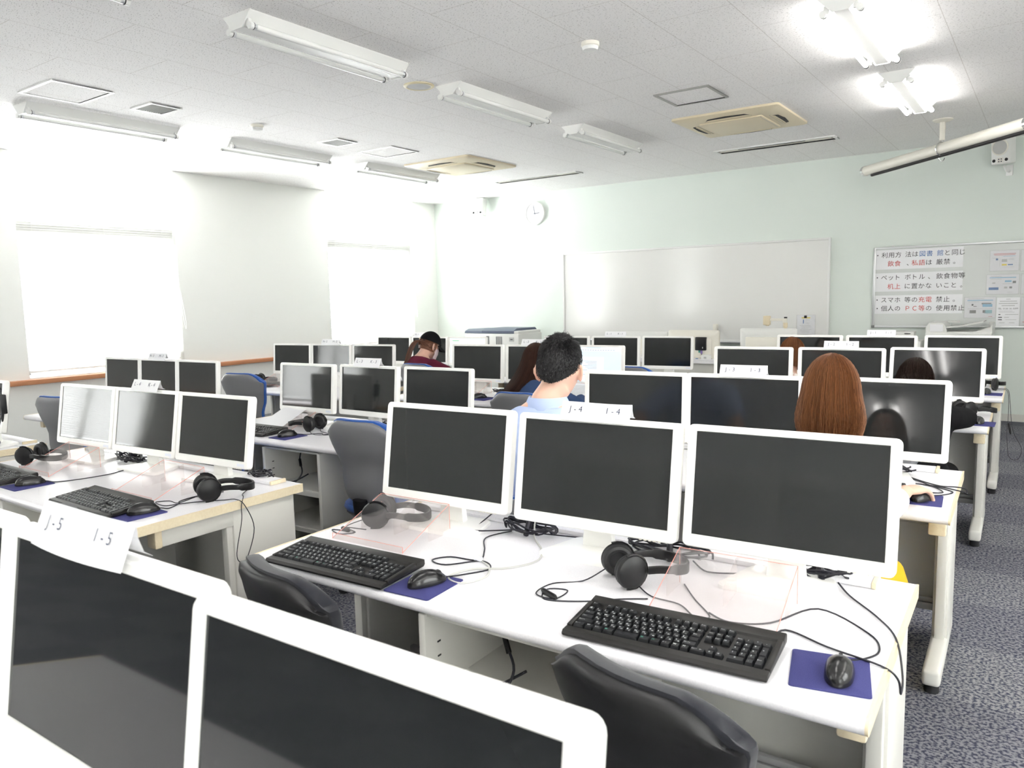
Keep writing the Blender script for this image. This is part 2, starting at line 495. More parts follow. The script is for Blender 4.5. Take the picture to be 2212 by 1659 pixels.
# ------------------------------------------------------------------ the room
XW, YF, XR, YB, ZC = -8.45, 9.80, 2.8, -4.0, 3.02
ZT = 3.52                                       # top of the window bays, above the ceiling
def struct(mb, name, m, label=None, parent=None, ang=35):
    o = mb.done(name, m, parent, None, ang)
    if parent is None:
        tag(o, label, None, None, 'structure')
    return o
mb = MB(); mb.box((0.5 * (XW + XR), 0.5 * (YF + YB), -0.05), (XR - XW + 0.4, YF - YB + 0.4, 0.1))
struct(mb, 'floor', M['carpet'], 'grey and navy flecked carpet tile floor')
XC = [-7.42, -7.2, -7.42]                # inner edge of each ceiling bay
mb = MB()
mb.box((0.5 * (-7.2 + XR + 0.1), 0.5 * (YF + YB), ZC + 0.03), (XR + 0.1 + 7.2, YF - YB, 0.06))
ys = sorted([(a, b, x) for (a, b), x in zip(WINS, XC)])
prev = YB
for a, b, x in ys:
    mb.box((0.5 * (XW - 0.2 - 7.2), 0.5 * (prev + a), ZC + 0.03), (abs(XW - 0.2 + 7.2), a - prev, 0.06))
    if x < -7.2:
        mb.box((0.5 * (x - 7.2), 0.5 * (a + b), ZC + 0.03), (abs(x + 7.2), b - a, 0.06))
    prev = b
mb.box((0.5 * (XW - 0.2 - 7.2), 0.5 * (prev + YF), ZC + 0.03), (abs(XW - 0.2 + 7.2), YF - prev, 0.06))
struct(mb, 'ceiling', M['ceiling'], 'speckled white acoustic tile ceiling')
for i, ((a, b), x) in enumerate(zip(WINS, XC)):
    mb = MB()
    mb.raw([(x, a, ZC), (x, b, ZC), (XW - 0.16, b, ZT), (XW - 0.16, a, ZT)], [(0, 1, 2, 3)])
    for y in (a + 0.003, b - 0.003):
        mb.raw([(x, y, ZC), (XW - 0.16, y, ZT), (XW - 0.16, y, ZC)], [(0, 1, 2)])
    struct(mb, 'trim_%d' % (i + 1), M['recess'], 'sloping white ceiling bay over a window')
# window wall with openings
mb = MB(); T = 0.2; xc = XW - T / 2
mb.box((xc, 0.5 * (YF + YB), 0.36), (T, YF - YB, 0.72))
prev = YB
for a, b, x in ys:
    mb.box((xc, 0.5 * (prev + a), 0.5 * (0.72 + ZT + 0.1)), (T, a - prev, ZT + 0.1 - 0.72))
    mb.box((xc, 0.5 * (a + b), 0.74), (T, b - a, 0.04))
    mb.box((xc, 0.5 * (a + b), ZT + 0.05), (T, b - a, 0.1))
    prev = b
mb.box((xc, 0.5 * (prev + YF), 0.5 * (0.72 + ZT + 0.1)), (T, YF - prev, ZT + 0.1 - 0.72))
struct(mb, 'wall_left', M['wall_white'], 'white wall with tall windows')
mb = MB(); mb.box((0.5 * (XW + XR), YF + 0.1, 1.7), (XR - XW + 0.4, 0.2, 3.6)); struct(mb, 'wall_front', M['wall_mint'], 'pale mint green wall behind the whiteboards')
mb = MB(); prev = YB
for a, b in SIDE:
    mb.box((XR + 0.1, 0.5 * (prev + a), 1.7), (0.2, a - prev, 3.6)); mb.box((XR + 0.1, 0.5 * (a + b), 0.4), (0.2, b - a, 1.0)); mb.box((XR + 0.1, 0.5 * (a + b), 3.1), (0.2, b - a, 0.8)); prev = b
mb.box((XR + 0.1, 0.5 * (prev + YF), 1.7), (0.2, YF - prev, 3.6))
struct(mb, 'wall_right', M['wall_white'], 'white side wall beyond the aisle')
for i, (a, b) in enumerate(SIDE):  # added windows and shades, unseen, brighten the aisle side
    mb = MB()
    for y in (a + 0.03, b - 0.03, (a + b) / 2):
        mb.box((XR + 0.12, y, 1.8), (0.06, 0.05, 1.78), 0.004)
    for z in (0.93, 2.67):
        mb.box((XR + 0.12, (a + b) / 2, z), (0.06, b - a - 0.01, 0.05), 0.004)
    o = tag(mb.done('window_%d' % (i + 4), M['white_alu']), 'wide unseen side window added beyond the aisle for fill light', None, None, 'structure')
    mb = MB(); mb.box((XR + 0.12, (a + b) / 2, 1.8), (0.006, b - a - 0.08, 1.70)); mb.done('pane', M['glass'], o)
    t = thing('fill_roller_shade', 'white roller shade of an added unseen side window, softening its fill light', 'blind', (XR + 0.04, (a + b) / 2, 0.92), 0, 'roller shades of the added side windows')
    mb = MB(); mb.grid([[(0, y, z) for z in (0, 1.76)] for y in (-(b - a) / 2 + 0.01, (b - a) / 2 - 0.01)]); mb.done('cloth', M['shade'], t)
    mb = MB(); mb.cyl((0.0, -(b - a) / 2 + 0.01, 1.755), (0.0, (b - a) / 2 - 0.01, 1.755), 0.02); mb.box((0, 0, 0.012), (0.012, b - a - 0.03, 0.02), 0.003); mb.done('rod', M['white_alu'], t)
mb = MB(); mb.box((0.5 * (XW + XR), YB - 0.1, 1.7), (XR - XW + 0.4, 0.2, 3.6)); struct(mb, 'wall_back', M['wall_white'], 'white rear wall')
mb = MB(); mb.box((XW + 0.02, 0.5 * (YF + YB), 0.722), (0.13, YF - YB - 0.02, 0.048), 0.006)
struct(mb, 'trim_5', M['wood'], 'orange wooden window ledge running along the wall')
mb = MB(); mb.box((0.5 * (XW + XR), YF - 0.008, 0.04), (XR - XW - 0.1, 0.016, 0.08)); struct(mb, 'baseboard_front', M['steel'], 'grey baseboard of the front wall')
# windows
wl = ['first window with its blind down', 'second window beside the corner pier', 'third window towards the rear of the room']
for i, (a, b) in enumerate(WINS):
    x = XW - 0.13; z0, z1 = 0.78, ZT - 0.02
    mb = MB(); w = 0.05
    mb.box((x, a + w / 2 + 0.002, (z0 + z1) / 2), (0.07, w, z1 - z0), 0.004); mb.box((x, b - w / 2 - 0.002, (z0 + z1) / 2), (0.07, w, z1 - z0), 0.004)
    mb.box((x, (a + b) / 2, z0 + w / 2), (0.07, b - a - 0.01, w), 0.004); mb.box((x, (a + b) / 2, z1 - w / 2), (0.07, b - a - 0.01, w), 0.004)
    mb.box((x + 0.01, (a + b) / 2, 2.27), (0.12, b - a - 0.01, 0.16), 0.004); mb.box((x, (a + b) / 2 + 0.02, 1.5), (0.05, 0.05, 1.4), 0.004)
    wo = mb.done('window_%d' % (i + 1), M['white_alu'])
    tag(wo, 'tall white framed ' + wl[i], None, None, 'structure')
    for k, (za, zb) in enumerate(((z0 + w, 2.19), (2.32, z1 - w))):
        mb = MB(); mb.box((x, (a + b) / 2, (za + zb) / 2), (0.006, b - a - 0.1, zb - za)); mb.done('pane', M['glass'], wo)
    bl = thing('venetian_blind', ['white venetian blind over the first window, its cord hanging beside the pier',
                                  'white venetian blind of the narrow looking window by the corner pier',
                                  'white venetian blind of the rear window, mirrored in the dark screens'][i], 'blind', (XW - 0.045, (a + b) / 2, 0.8))
    hw = (b - a) / 2 - 0.015
    mb = MB(); n = int((ZT - 0.12 - 0.84) / 0.0245); ca, sa = math.cos(RAD(44)) * 0.0125, math.sin(RAD(44)) * 0.0125
    for k in range(n):
        z = 0.055 + k * 0.0245
        mb.raw([(ca, -hw, z + sa), (0, -hw, z + 0.0022), (-ca, -hw, z - sa), (ca, hw, z + sa), (0, hw, z + 0.0022), (-ca, hw, z - sa)], [(0, 1, 4, 3), (1, 2, 5, 4)])
    mb.done('slats', M['slat'], bl)
    mb = MB(); mb.box((0, 0, 0.018), (0.024, 2 * hw, 0.022), 0.003); mb.done('bottom_rail', M['white_alu'], bl)
    mb = MB(); mb.box((0, 0, ZT - 0.84), (0.03, 2 * hw, 0.04), 0.003); mb.done('head_rail', M['white_alu'], bl)
    mb = MB()
    for y in (-hw + 0.14, 0.03, hw - 0.14):
        mb.tube([(0.014, y, 0.02), (0.014, y, ZT - 0.85)], 0.0012, 5)
    mb.done('ladder_cord', M['white_paint'], bl)
    mb = MB(); mb.tube(smooth_path([(0.02, hw - 0.01, ZT - 0.85), (0.022, hw - 0.005, 1.2), (0.075, hw + 0.02, 0.75), (0.09, hw + 0.045, 0.45), (0.085, hw + 0.03, 0.42), (0.06, hw + 0.0, 0.9), (0.018, hw - 0.03, 2.0)]), 0.003, 6)
    mb.done('pull_cord', M['white_paint'], bl)

# ------------------------------------------------------------------ ceiling fittings
def make_lamp(lit):
    t = thing('ceiling_lamp', '', 'ceiling lamp')
    L = 1.235
    mb = MB()
    mb.yprism([(-0.115, 0), (0.115, 0), (0.112, -0.008), (0.036, -0.074), (-0.036, -0.074), (-0.112, -0.008)], 0.006, L - 0.006)
    mb.done('housing', M['white_paint'], t)
    for y in (0.003, L - 0.003):
        mb = MB(); mb.yprism([(-0.122, 0.001), (0.122, 0.001), (0.042, -0.08), (-0.042, -0.08)], y - 0.004, y + 0.004); mb.done('end_plate', M['white_paint'], t)
    for s in (-1, 1):
        c = V((s * 0.093, 0, -0.077))
        for y in (0.02, L - 0.02):
            mb = MB(); mb.cyl((c.x, y - 0.011, c.z), (c.x, y + 0.011, c.z), 0.019, n=14)
            mb.box((s * 0.075, y, -0.058), (0.028, 0.02, 0.04), 0.003, X=None); mb.done('lamp_holder', M['white_paint'], t)
        mb = MB(); mb.cyl((c.x, 0.045, c.z), (c.x, L - 0.045, c.z), 0.0162, n=16); o = mb.done('tube', M['tube_on'] if lit else M['tube_off'], t)
        if lit: o['label'] = 'glowing fluorescent tube'
        for y in (0.032, L - 0.053):
            mb = MB(); mb.cyl((c.x, y, c.z), (c.x, y + 0.021, c.z), 0.0168, n=14); mb.done('tube_cap', M['alu'], o)
        for y in (0.0305, L - 0.0345):
            mb = MB(); mb.cyl((c.x, y, c.z), (c.x, y + 0.004, c.z), 0.0195, n=12); mb.done('contact', M['dark'], o)
    return t
lamp_off, lamp_on = make_lamp(False), make_lamp(True)
PT = 1.77
mid = ['unlit twin-tube ceiling lamp cut off by the top edge of the photo', 'long unlit twin-tube ceiling lamp between the cut-off lamp and the round ceiling speaker', 'unlit twin-tube ceiling lamp just beyond the round ceiling speaker', 'small looking unlit ceiling lamp nearest the wide slot beside the yellowed air conditioners']
for i in range(4):
    use(lamp_off, mid[i], (-3.662, 0.905 + i * PT, ZC), 0, 'unlit ceiling lamps')
win = ['unlit twin-tube ceiling lamp over the bright bay of the first window', 'unlit ceiling lamp above the pier between the two windows', 'unlit ceiling lamp by the bay of the second window, farthest along the window side']
for i in range(3):
    use(lamp_off, win[i], (-6.49, 2.76 + i * (PT - 0.01), ZC), 0, 'unlit ceiling lamps')
use(lamp_off, 'unlit ceiling lamp over the window side, outside the photo', (-6.49, 0.98, ZC), 0, 'unlit ceiling lamps')
lit = ['lit ceiling lamp over the whiteboards, smaller of the two glowing ones', 'lit ceiling lamp, larger of the two glowing ones']
for k, i in enumerate((3, 2, 1, 0, -1, -2)):
    use(lamp_on, lit[k] if k < 2 else 'lit ceiling lamp above the aisle, behind the photographer or over the upper edge', (-0.99, 0.945 + i * PT, ZC), 0, 'lit ceiling lamps')
for i in (-1, -2):  # unseen lamps added behind the camera to brighten the foreground
    use(lamp_on, 'unseen lit lamp added behind the camera as fill, window half of the room', (-3.662, 0.945 + i * PT, ZC), 0, 'lit ceiling lamps')
for i in (3, 2, 1, 0, -1, -2):  # unseen lamp row added beyond the aisle for extra fill
    use(lamp_on, 'unseen lit lamp added over the far side of the aisle as fill', (1.68, 0.945 + i * PT, ZC), 0, 'lit ceiling lamps')

def frame_rect(mb, x0, x1, y0, y1, w, h, z):
    for c, d in ((((x0 + x1) / 2, y0 + w / 2), (x1 - x0, w)), (((x0 + x1) / 2, y1 - w / 2), (x1 - x0, w)), ((x0 + w / 2, (y0 + y1) / 2), (w, y1 - y0 - 2 * w)), ((x1 - w / 2, (y0 + y1) / 2), (w, y1 - y0 - 2 * w))):
        mb.box((c[0], c[1], z), (d[0], d[1], h))
def hatch(label, x0, x1, y0, y1, m):
    t = thing('access_hatch', label, 'ceiling hatch', ((x0 + x1) / 2, (y0 + y1) / 2, ZC), 0, 'ceiling access hatches')
    hx, hy = (x1 - x0) / 2, (y1 - y0) / 2
    mb = MB(); frame_rect(mb, -hx, hx, -hy, hy, 0.022, 0.010, -0.005); mb.done('frame', m, t)
    mb = MB(); mb.box((0, 0, -0.002), (2 * hx - 0.05, 2 * hy - 0.05, 0.006)); mb.done('panel', M['ceiling'], t)
hatch('white framed square ceiling hatch beside the small square grille, nearer of the two white ones', -6.16, -5.65, 2.61, 3.05, M['white_paint'])
hatch('white framed ceiling hatch between the small grille and the yellowed air conditioner by the windows', -6.03, -5.54, 5.79, 6.21, M['white_paint'])
hatch('grey framed ceiling hatch next to the air conditioner over the whiteboard', -2.635, -2.185, 5.72, 6.165, M['hatch_grey'])
def grille(label, x, y):
    t = thing('vent_grille', label, 'ceiling vent', (x, y, ZC), 0, 'small square ceiling vents')
    mb = MB(); frame_rect(mb, -0.145, 0.145, -0.135, 0.135, 0.024, 0.012, -0.006); mb.done('frame', M['white_paint'], t)
    mb = MB(); mb.box((0, 0, -0.001), (0.242, 0.222, 0.004)); mb.done('backing', M['vent_grey'], t)
    mb = MB()
    for k in range(12):
        mb.box((0, -0.10 + k * 0.0182, -0.006), (0.242, 0.003, 0.008))
    mb.done('slats', M['hatch_grey'], t)
grille('square grey ceiling vent next to the large white hatch', -5.865, 3.49)
grille('square grey ceiling vent between smoke detector and far hatch', -5.80, 5.31)
def detector(label, x, y):
    t = thing('smoke_detector', label, 'smoke detector', (x, y, ZC), 0, 'ceiling smoke detectors')
    mb = MB(); mb.lathe([(0.056, 0), (0.056, -0.02), (0.048, -0.026)]); mb.done('base', M['cream_plastic'], t)
    mb = MB(); mb.lathe([(0.048, -0.024), (0.050, -0.030), (0.044, -0.045), (0.02, -0.050), (0.001, -0.051)]); mb.done('sensor_cap', M['white_paint'], t)
detector('round white smoke detector near the window side hatches', -5.777, 4.363)
detector('round white smoke detector alone above the whiteboard half of the ceiling', -2.408, 4.314)
t = thing('ceiling_speaker', 'flat round ceiling speaker with yellowed rim between two unlit lamps', 'speaker', (-3.858, 4.349, ZC))
mb = MB(); mb.lathe([(0.112, 0), (0.112, -0.006), (0.098, -0.012), (0.088, -0.010), (0.088, -0.002)], 40); mb.done('rim', M['rim_yellow'], t)
mb = MB(); mb.lathe([(0.089, -0.003), (0.089, -0.008), (0.04, -0.0095), (0.001, -0.010)], 40); mb.done('grille', M['speaker_grille'], t)

def cassette(label, x, y):
    t = thing('air_conditioner', label, 'air conditioner', (x, y, ZC), 0, 'ceiling air conditioners')
    h = 0.475
    def ring(s, z, r=0.03):
        pts = []
        for cx, cy, a0 in ((1, 1, 0), (-1, 1, 90), (-1, -1, 180), (1, -1, 270)):
            for k in range(5):
                a = RAD(a0 + k * 22.5); pts.append((cx * (s - r) + r * math.cos(a), cy * (s - r) + r * math.sin(a), z))
        return pts
    mb = MB(); mb.loft([ring(h, 0), ring(h, -0.018), ring(h - 0.02, -0.026), ring(h - 0.13, -0.040), ring(h - 0.15, -0.040)]); mb.done('panel', M['beige'], t)
    mb = MB(); mb.box((0, 0, -0.044), (0.56, 0.56, 0.014), 0.004); g = mb.done('intake_grille', M['beige'], t)
    mb = MB()
    for k in range(-1, 2):
        mb.box((0.262, 0, -0.0515), (0.002, 0.52, 0.002))
    mb.done('seam', M['hatch_grey'], g)
    for k in range(4):
        R = MX.Rotation(k * PI / 2, 4, 'Z')
        mb = MB(); mb.loft([[(a * s, 0.345 + dy * s2, z) for a, dy in ((-0.21, -0.022), (0.21, -0.022), (0.16, 0.035), (0, 0.048), (-0.16, 0.035))] for s, s2, z in ((1.03, 1.15, -0.026), (1.03, 1.15, -0.0395), (1, 1, -0.0405), (1, 1, -0.039))])
        v = mb.done('outlet', M['dark'], t, R)
        mb = MB(); mb.box((0, 0.335, -0.041), (0.40, 0.014, 0.005), 0.001, X=R); mb.box((0, 0.357, -0.041), (0.34, 0.006, 0.004), X=R)
        lo = mb.done('louvre', M['beige'], t)
    return t
cassette('yellowed square ceiling air conditioner by the second window bay', -5.745, 7.16)
cassette('yellowed square ceiling air conditioner above the whiteboard', -2.40, 7.08)
def slot(label, x0, x1, y0, y1):
    t = thing('slot_diffuser', label, 'air slot', ((x0 + x1) / 2, (y0 + y1) / 2, ZC), 0, 'long ceiling air slots')
    hx, hy = (x1 - x0) / 2, (y1 - y0) / 2
    mb = MB(); frame_rect(mb, -hx, hx, -hy, hy, 0.03, 0.012, -0.006); mb.done('frame', M['white_paint'], t)
    mb = MB(); mb.box((0, 0, -0.002), (2 * hx - 0.06, 2 * hy - 0.06, 0.004)); mb.done('opening', M['dark'], t)
    mb = MB(); mb.box((0, 0.01, -0.006), (2 * hx - 0.06, 0.02, 0.006)); mb.box((hx * 0.72, -0.03, -0.006), (hx * 0.4, 0.03, 0.006)); mb.box((-hx * 0.75, -0.04, -0.006), (hx * 0.3, 0.025, 0.006)); mb.done('blade', M['cream_plastic'], t)
slot('long dark air slot near the wall clock', -6.26, -4.95, 8.46, 8.65)
slot('long dark air slot between air conditioner and whiteboard wall', -3.14, -1.87, 8.37, 8.585)

# ------------------------------------------------------------------ front wall
t = thing('wall_clock', 'round white wall clock high on the front wall beside the wall speaker', 'clock', (-6.435, YF, 2.712))
R = MX.Rotation(PI / 2, 4, 'X')
mb = MB(); mb.lathe([(0.172, 0), (0.176, 0.03), (0.170, 0.045), (0.156, 0.046), (0.156, 0.034), (0.156, 0.030)], 48, R); mb.done('case', M['white_paint'], t)
mb = MB(); mb.lathe([(0.158, 0.02), (0.158, 0.033), (0.001, 0.033)], 48, R); face = mb.done('dial', M['paper'], t)
mb = MB()
for k in range(12):
    a = PI / 2 - k * PI / 6
    for j, c_ in enumerate(str(k or 12)):
        put_glyph(mb, c_, MX.Translation((0.125 * math.cos(a) + (j - (len(str(k or 12)) - 1) / 2) * 0.016, -0.0338, 0.125 * math.sin(a))) @ UPRIGHT, 0.032)
mb.done('numerals', M['paper_grey'], face)
for nm, a, ln, w in (('hour_hand', RAD(2), 0.085, 0.008), ('minute_hand', RAD(100), 0.12, 0.006)):
    mb = MB(); mb.box((ln / 2 - 0.012, 0, 0), (ln + 0.024, 0.003, w)); mb.done(nm, M['ink_label'], t, MX.Translation((0, -0.037, 0)) @ MX.Rotation(-a, 4, 'Y'))
def wall_speaker(label, loc, rz, tilt):
    t = thing('wall_speaker', label, 'speaker', loc, rz, 'wall speakers')
    B = MX.Translation((0, -0.15, 0)) @ MX.Rotation(tilt, 4, 'X')
    mb = MB(); mb.box((0, 0, 0), (0.185, 0.15, 0.275), 0.02, 3); cab = mb.done('cabinet', M['white_paint'], t, B)
    mb = MB(); mb.lathe([(0.082, 0.0), (0.082, 0.006), (0.070, 0.010), (0.070, 0.004)], 32, MX.Translation((0, -0.074, 0.035)) @ R); mb.done('cone_ring', M['cream_plastic'], cab)
    mb = MB(); mb.lathe([(0.070, 0.0), (0.070, 0.006), (0.03, 0.009), (0.001, 0.009)], 32, MX.Translation((0, -0.074, 0.035)) @ R); mb.done('cone_grille', M['speaker_grille'], cab)
    for x in (-0.06, 0.06):
        mb = MB(); mb.lathe([(0.016, 0), (0.016, 0.003), (0.001, 0.003)], 20, MX.Translation((x, -0.0745, -0.095)) @ R); mb.done('port', M['black'], cab)
    mb = MB(); mb.box((0, -0.0755, -0.095), (0.052, 0.003, 0.05), 0.004); mb.done('badge', M['cream_plastic'], cab)
    mb = MB()
    for x in (-0.012, 0.012):
        for z in (-0.108, -0.085):
            mb.box((x, -0.077, z), (0.012, 0.002, 0.012))
    mb.done('badge_print', M['ink_label'], cab)
    mb = MB(); mb.box((0.0, -0.006, -0.19), (0.07, 0.012, 0.11), 0.003); mb.tube([(0, -0.01, -0.20), (0, -0.07, -0.20), (0, -0.12, -0.15)], 0.012, 10); mb.done('bracket', M['white_alu'], t)
wall_speaker('white wall speaker in the corner by the clock', (-7.42, YF, 2.87), RAD(10), RAD(-8))
wall_speaker('white wall speaker behind the rolled projection screen', (-0.43, YF, 2.87), RAD(-22), RAD(6))
# whiteboard
t = thing('whiteboard', 'large blank whiteboard with two soft window reflections', 'whiteboard', (-4.08, YF - 0.001, 1.455))
W, H = 3.76, 1.27
mb = MB(); mb.box((0, -0.012, 0), (W - 0.02, 0.02, H - 0.02)); mb.done('panel', M['board'], t)
mb = MB()
for s in (-1, 1):
    mb.box((s * (W / 2 - 0.012), -0.018, 0), (0.026, 0.034, H), 0.004); mb.box((0, -0.018, s * (H / 2 - 0.012)), (W - 0.05, 0.034, 0.026), 0.004)
mb.done('frame', M['white_alu'], t)
mb = MB(); mb.xprism([(-0.03, 0.0), (-0.03, -0.03), (-0.10, -0.035), (-0.105, -0.02), (-0.10, -0.025), (-0.04, -0.018)], -1.6, 1.6, MX.Translation((0, 0, -H / 2 + 0.02))); mb.done('pen_tray', M['alu'], t)
mb = MB(); mb.box((0.63 - 0.16, -0.04, -0.445), (0.065, 0.036, 0.085), 0.006)
o = mb.done('board_eraser', M['cream_plastic'], None, MX.Translation((-4.08, YF - 0.001, 1.455))); tag(o, 'small cream eraser box stuck low on the big whiteboard', 'eraser')
t = thing('notice_sleeve', 'clear plastic sleeve with printed notice and yellow strip under a black magnet', 'notice', (-2.466, YF - 0.031, 1.045))
mb = MB(); mb.box((0, 0, 0), (0.212, 0.003, 0.235), 0.001); mb.done('sheet', M['paper'], t)
mb = MB(); mb.grid([[(x, -0.006 - 0.004 * math.sin(x * 40 + z * 25), z) for z in [-0.125 + 0.25 * j / 8 for j in range(9)]] for x in [-0.115 + 0.23 * i / 8 for i in range(9)]]); mb.done('sleeve', M['plastic_sleeve'], t)
mb = MB(); mb.box((0.0, -0.0025, 0.085), (0.1, 0.002, 0.014)); mb.done('yellow_strip', M['ink_yellow'], t)
mb = MB(); mb.box((-0.03, -0.0025, 0.04), (0.009, 0.002, 0.05)); mb.done('blue_mark', M['ink_blue'], t)
mb = MB()
for k in range(6):
    mb.box((-0.01 + (k % 2) * 0.01, -0.0025, -0.01 - k * 0.016), (0.13 - 0.02 * (k % 3), 0.002, 0.003))
mb.box((0.02, -0.0025, 0.06), (0.05, 0.002, 0.003)); mb.box((0.02, -0.0025, 0.02), (0.05, 0.002, 0.003))
mb.done('printed_lines', M['paper_grey'], t)
mb = MB(); mb.box((-0.004, -0.010, 0.098), (0.032, 0.012, 0.032), 0.004); mb.lathe([(0.009, 0.0), (0.009, 0.002), (0.001, 0.002)], 16, MX.Translation((-0.004, -0.0155, 0.098)) @ R); mb.done('magnet', M['black'], t)
# noticeboard
t = thing('noticeboard', 'second grey-white board carrying the printed house rules and flyers', 'noticeboard', (-0.42, YF - 0.001, 1.477))
W2, H2 = 2.6, 0.925
mb = MB(); mb.box((0, -0.010, 0), (W2 - 0.02, 0.018, H2 - 0.02)); mb.done('panel', M['board_grey'], t)
mb = MB()
for s in (-1, 1):
    mb.box((s * (W2 / 2 - 0.010), -0.016, 0), (0.022, 0.030, H2), 0.003); mb.box((0, -0.016, s * (H2 / 2 - 0.010)), (W2 - 0.04, 0.030, 0.022), 0.003)
mb.done('frame', M['alu'], t)
mb = MB(); mb.box((-1.10, -0.02, H2 / 2 + 0.008), (0.03, 0.02, 0.016), 0.004); mb.done('hook', M['white_alu'], t)
mb = MB(); mb.box((-W2 / 2 + 0.012, -0.02, -H2 / 2 + 0.012), (0.03, 0.036, 0.03), 0.004); mb.done('corner_cap', M['vent_grey'], t)
YN = YF - 0.0215
def sheet(name, label, cat, x0, x1, z0, z1, group=None, lines=None, sleeve=False):
    t = thing(name, label, cat, ((x0 + x1) / 2, YN, (z0 + z1) / 2), 0, group)
    mb = MB(); mb.box((0, 0, 0), (x1 - x0, 0.002, z1 - z0)); mb.done('sheet', M['paper'], t)
    if sleeve:
        mb = MB(); mb.box((0, -0.003, 0), (x1 - x0 + 0.012, 0.001, z1 - z0 + 0.012)); mb.done('sleeve', M['plastic_sleeve'], t)
    for m, bars in (lines or {}).items():
        mb = MB()
        for (cx, cz, w, h) in bars:
            mb.box((cx, -0.0015, cz), (w, 0.001, h))
        mb.done({'paper_grey': 'small_print', 'ink_lblue': 'blue_band', 'ink_blue': 'blue_mark', 'ink': 'dark_print', 'ink_yellow': 'yellow_box', 'ink_teal': 'teal_box', 'ink_red': 'red_print', 'vent_grey': 'grey_box'}[m], M[m], t)
    return t
def rule_lines(t, rows, cx, cz):
    for m, nm in (('ink', 'black_lettering'), ('ink_red', 'red_lettering'), ('ink_blue', 'blue_lettering')):
        mb = MB()
        for (x, z, pitch, size, segs) in rows:
            i = 0
            for key, s in segs:
                for ch in s:
                    if key == m and ch != ' ':
                        put_glyph(mb, ch, MX.Translation((x - cx + (i + 0.5) * pitch, -0.0022, z - cz)) @ UPRIGHT, size)
                    i += 1 if ch != ' ' else 0.45
        if mb.v:
            mb.done(nm, M[m], t)
K, RD, BL = 'ink', 'ink_red', 'ink_blue'
PX, SZ = 0.0715, 0.068
t = sheet('rules_sheet', 'topmost large printed rule sheet, with blue and red words', 'notice', -1.712, -0.818, 1.685, 1.908, 'printed rule sheets')
rule_lines(t, [(-1.715, 1.846, PX, SZ, [(K, '・利用方 法は'), (BL, '図書 館'), (K, 'と同じ')]), (-1.575, 1.748, PX, SZ, [(RD, '飲食 '), (K, '、'), (RD, '私語'), (K, 'は 厳禁。')])], -1.265, 1.7965)
t = sheet('rules_sheet', 'middle large printed rule sheet, two lines with red first word below', 'notice', -1.702, -0.814, 1.431, 1.643, 'printed rule sheets')
rule_lines(t, [(-1.712, 1.59, PX, SZ, [(K, '・ペット ボトル、 飲食物等')]), (-1.57, 1.487, PX, SZ, [(RD, '机上 '), (K, 'に置かな いこと。')])], -1.258, 1.537)
t = sheet('rules_sheet', 'lowest large printed rule sheet, two bulleted lines with red words', 'notice', -1.695, -0.808, 1.176, 1.386, 'printed rule sheets')
rule_lines(t, [(-1.707, 1.332, PX, SZ, [(K, '・スマホ 等の'), (RD, '充電 '), (K, '禁止。')]), (-1.704, 1.234, PX, SZ, [(K, '・個人の '), (RD, 'ＰＣ等'), (K, 'の 使用禁止')])], -1.2515, 1.281)
sheet('flyer', 'flyer with red headline and yellow box, highest on the noticeboard', 'flyer', -0.566, -0.306, 1.629, 1.842, 'flyers on the noticeboard',
      {'ink_red': [(0.0, 0.072, 0.20, 0.005), (0.0, 0.060, 0.19, 0.004)], 'ink_lblue': [(0.04, 0.045, 0.11, 0.004)], 'ink_blue': [(-0.068, 0.015, 0.02, 0.02), (0.055, -0.045, 0.045, 0.012)], 'ink_yellow': [(0.0, -0.045, 0.045, 0.018)],
       'paper_grey': [(-0.09, 0.03, 0.05, 0.003), (0.0, 0.0, 0.05, 0.03), (0.06, 0.02, 0.05, 0.003), (0.06, 0.008, 0.05, 0.003), (0.04, -0.07, 0.1, 0.002), (-0.04, -0.02, 0.002, 0.09)]}, True)
sheet('flyer', 'flyer in a sleeve with dark blue picture low in its corner, second from the top', 'flyer', -0.588, -0.297, 1.380, 1.586, 'flyers on the noticeboard',
      {'ink_lblue': [(0.0, 0.072, 0.24, 0.009), (0.05, 0.032, 0.06, 0.018)], 'ink_blue': [(-0.08, -0.045, 0.09, 0.028)], 'vent_grey': [(0.105, 0.022, 0.03, 0.024), (0.075, -0.035, 0.025, 0.02)],
       'paper_grey': [(-0.06, 0.086, 0.10, 0.004), (-0.06, 0.056, 0.1, 0.003), (-0.08, 0.015, 0.03, 0.012), (0.05, 0.006, 0.1, 0.003), (0.03, -0.035, 0.03, 0.02), (0.07, -0.085, 0.05, 0.003)]}, True)
sheet('flyer', 'flyer with four small pictures beside the phone notice, lowest of the flyers', 'flyer', -0.785, -0.497, 1.126, 1.347, 'flyers on the noticeboard',
      {'ink_lblue': [(0.0, 0.078, 0.24, 0.009), (0.07, 0.022, 0.09, 0.03)], 'ink': [(-0.07, 0.030, 0.018, 0.018), (-0.045, 0.012, 0.03, 0.006)], 'ink_teal': [(0.08, -0.045, 0.07, 0.036)], 'vent_grey': [(-0.065, -0.045, 0.06, 0.034), (0.04, -0.043, 0.025, 0.03), (0.06, 0.044, 0.09, 0.012)],
       'paper_grey': [(-0.04, 0.095, 0.15, 0.004), (-0.06, 0.062, 0.1, 0.003), (-0.06, -0.013, 0.11, 0.003), (0.06, -0.013, 0.12, 0.003)], 'ink_red': [(0.1, -0.098, 0.035, 0.004)]}, True)
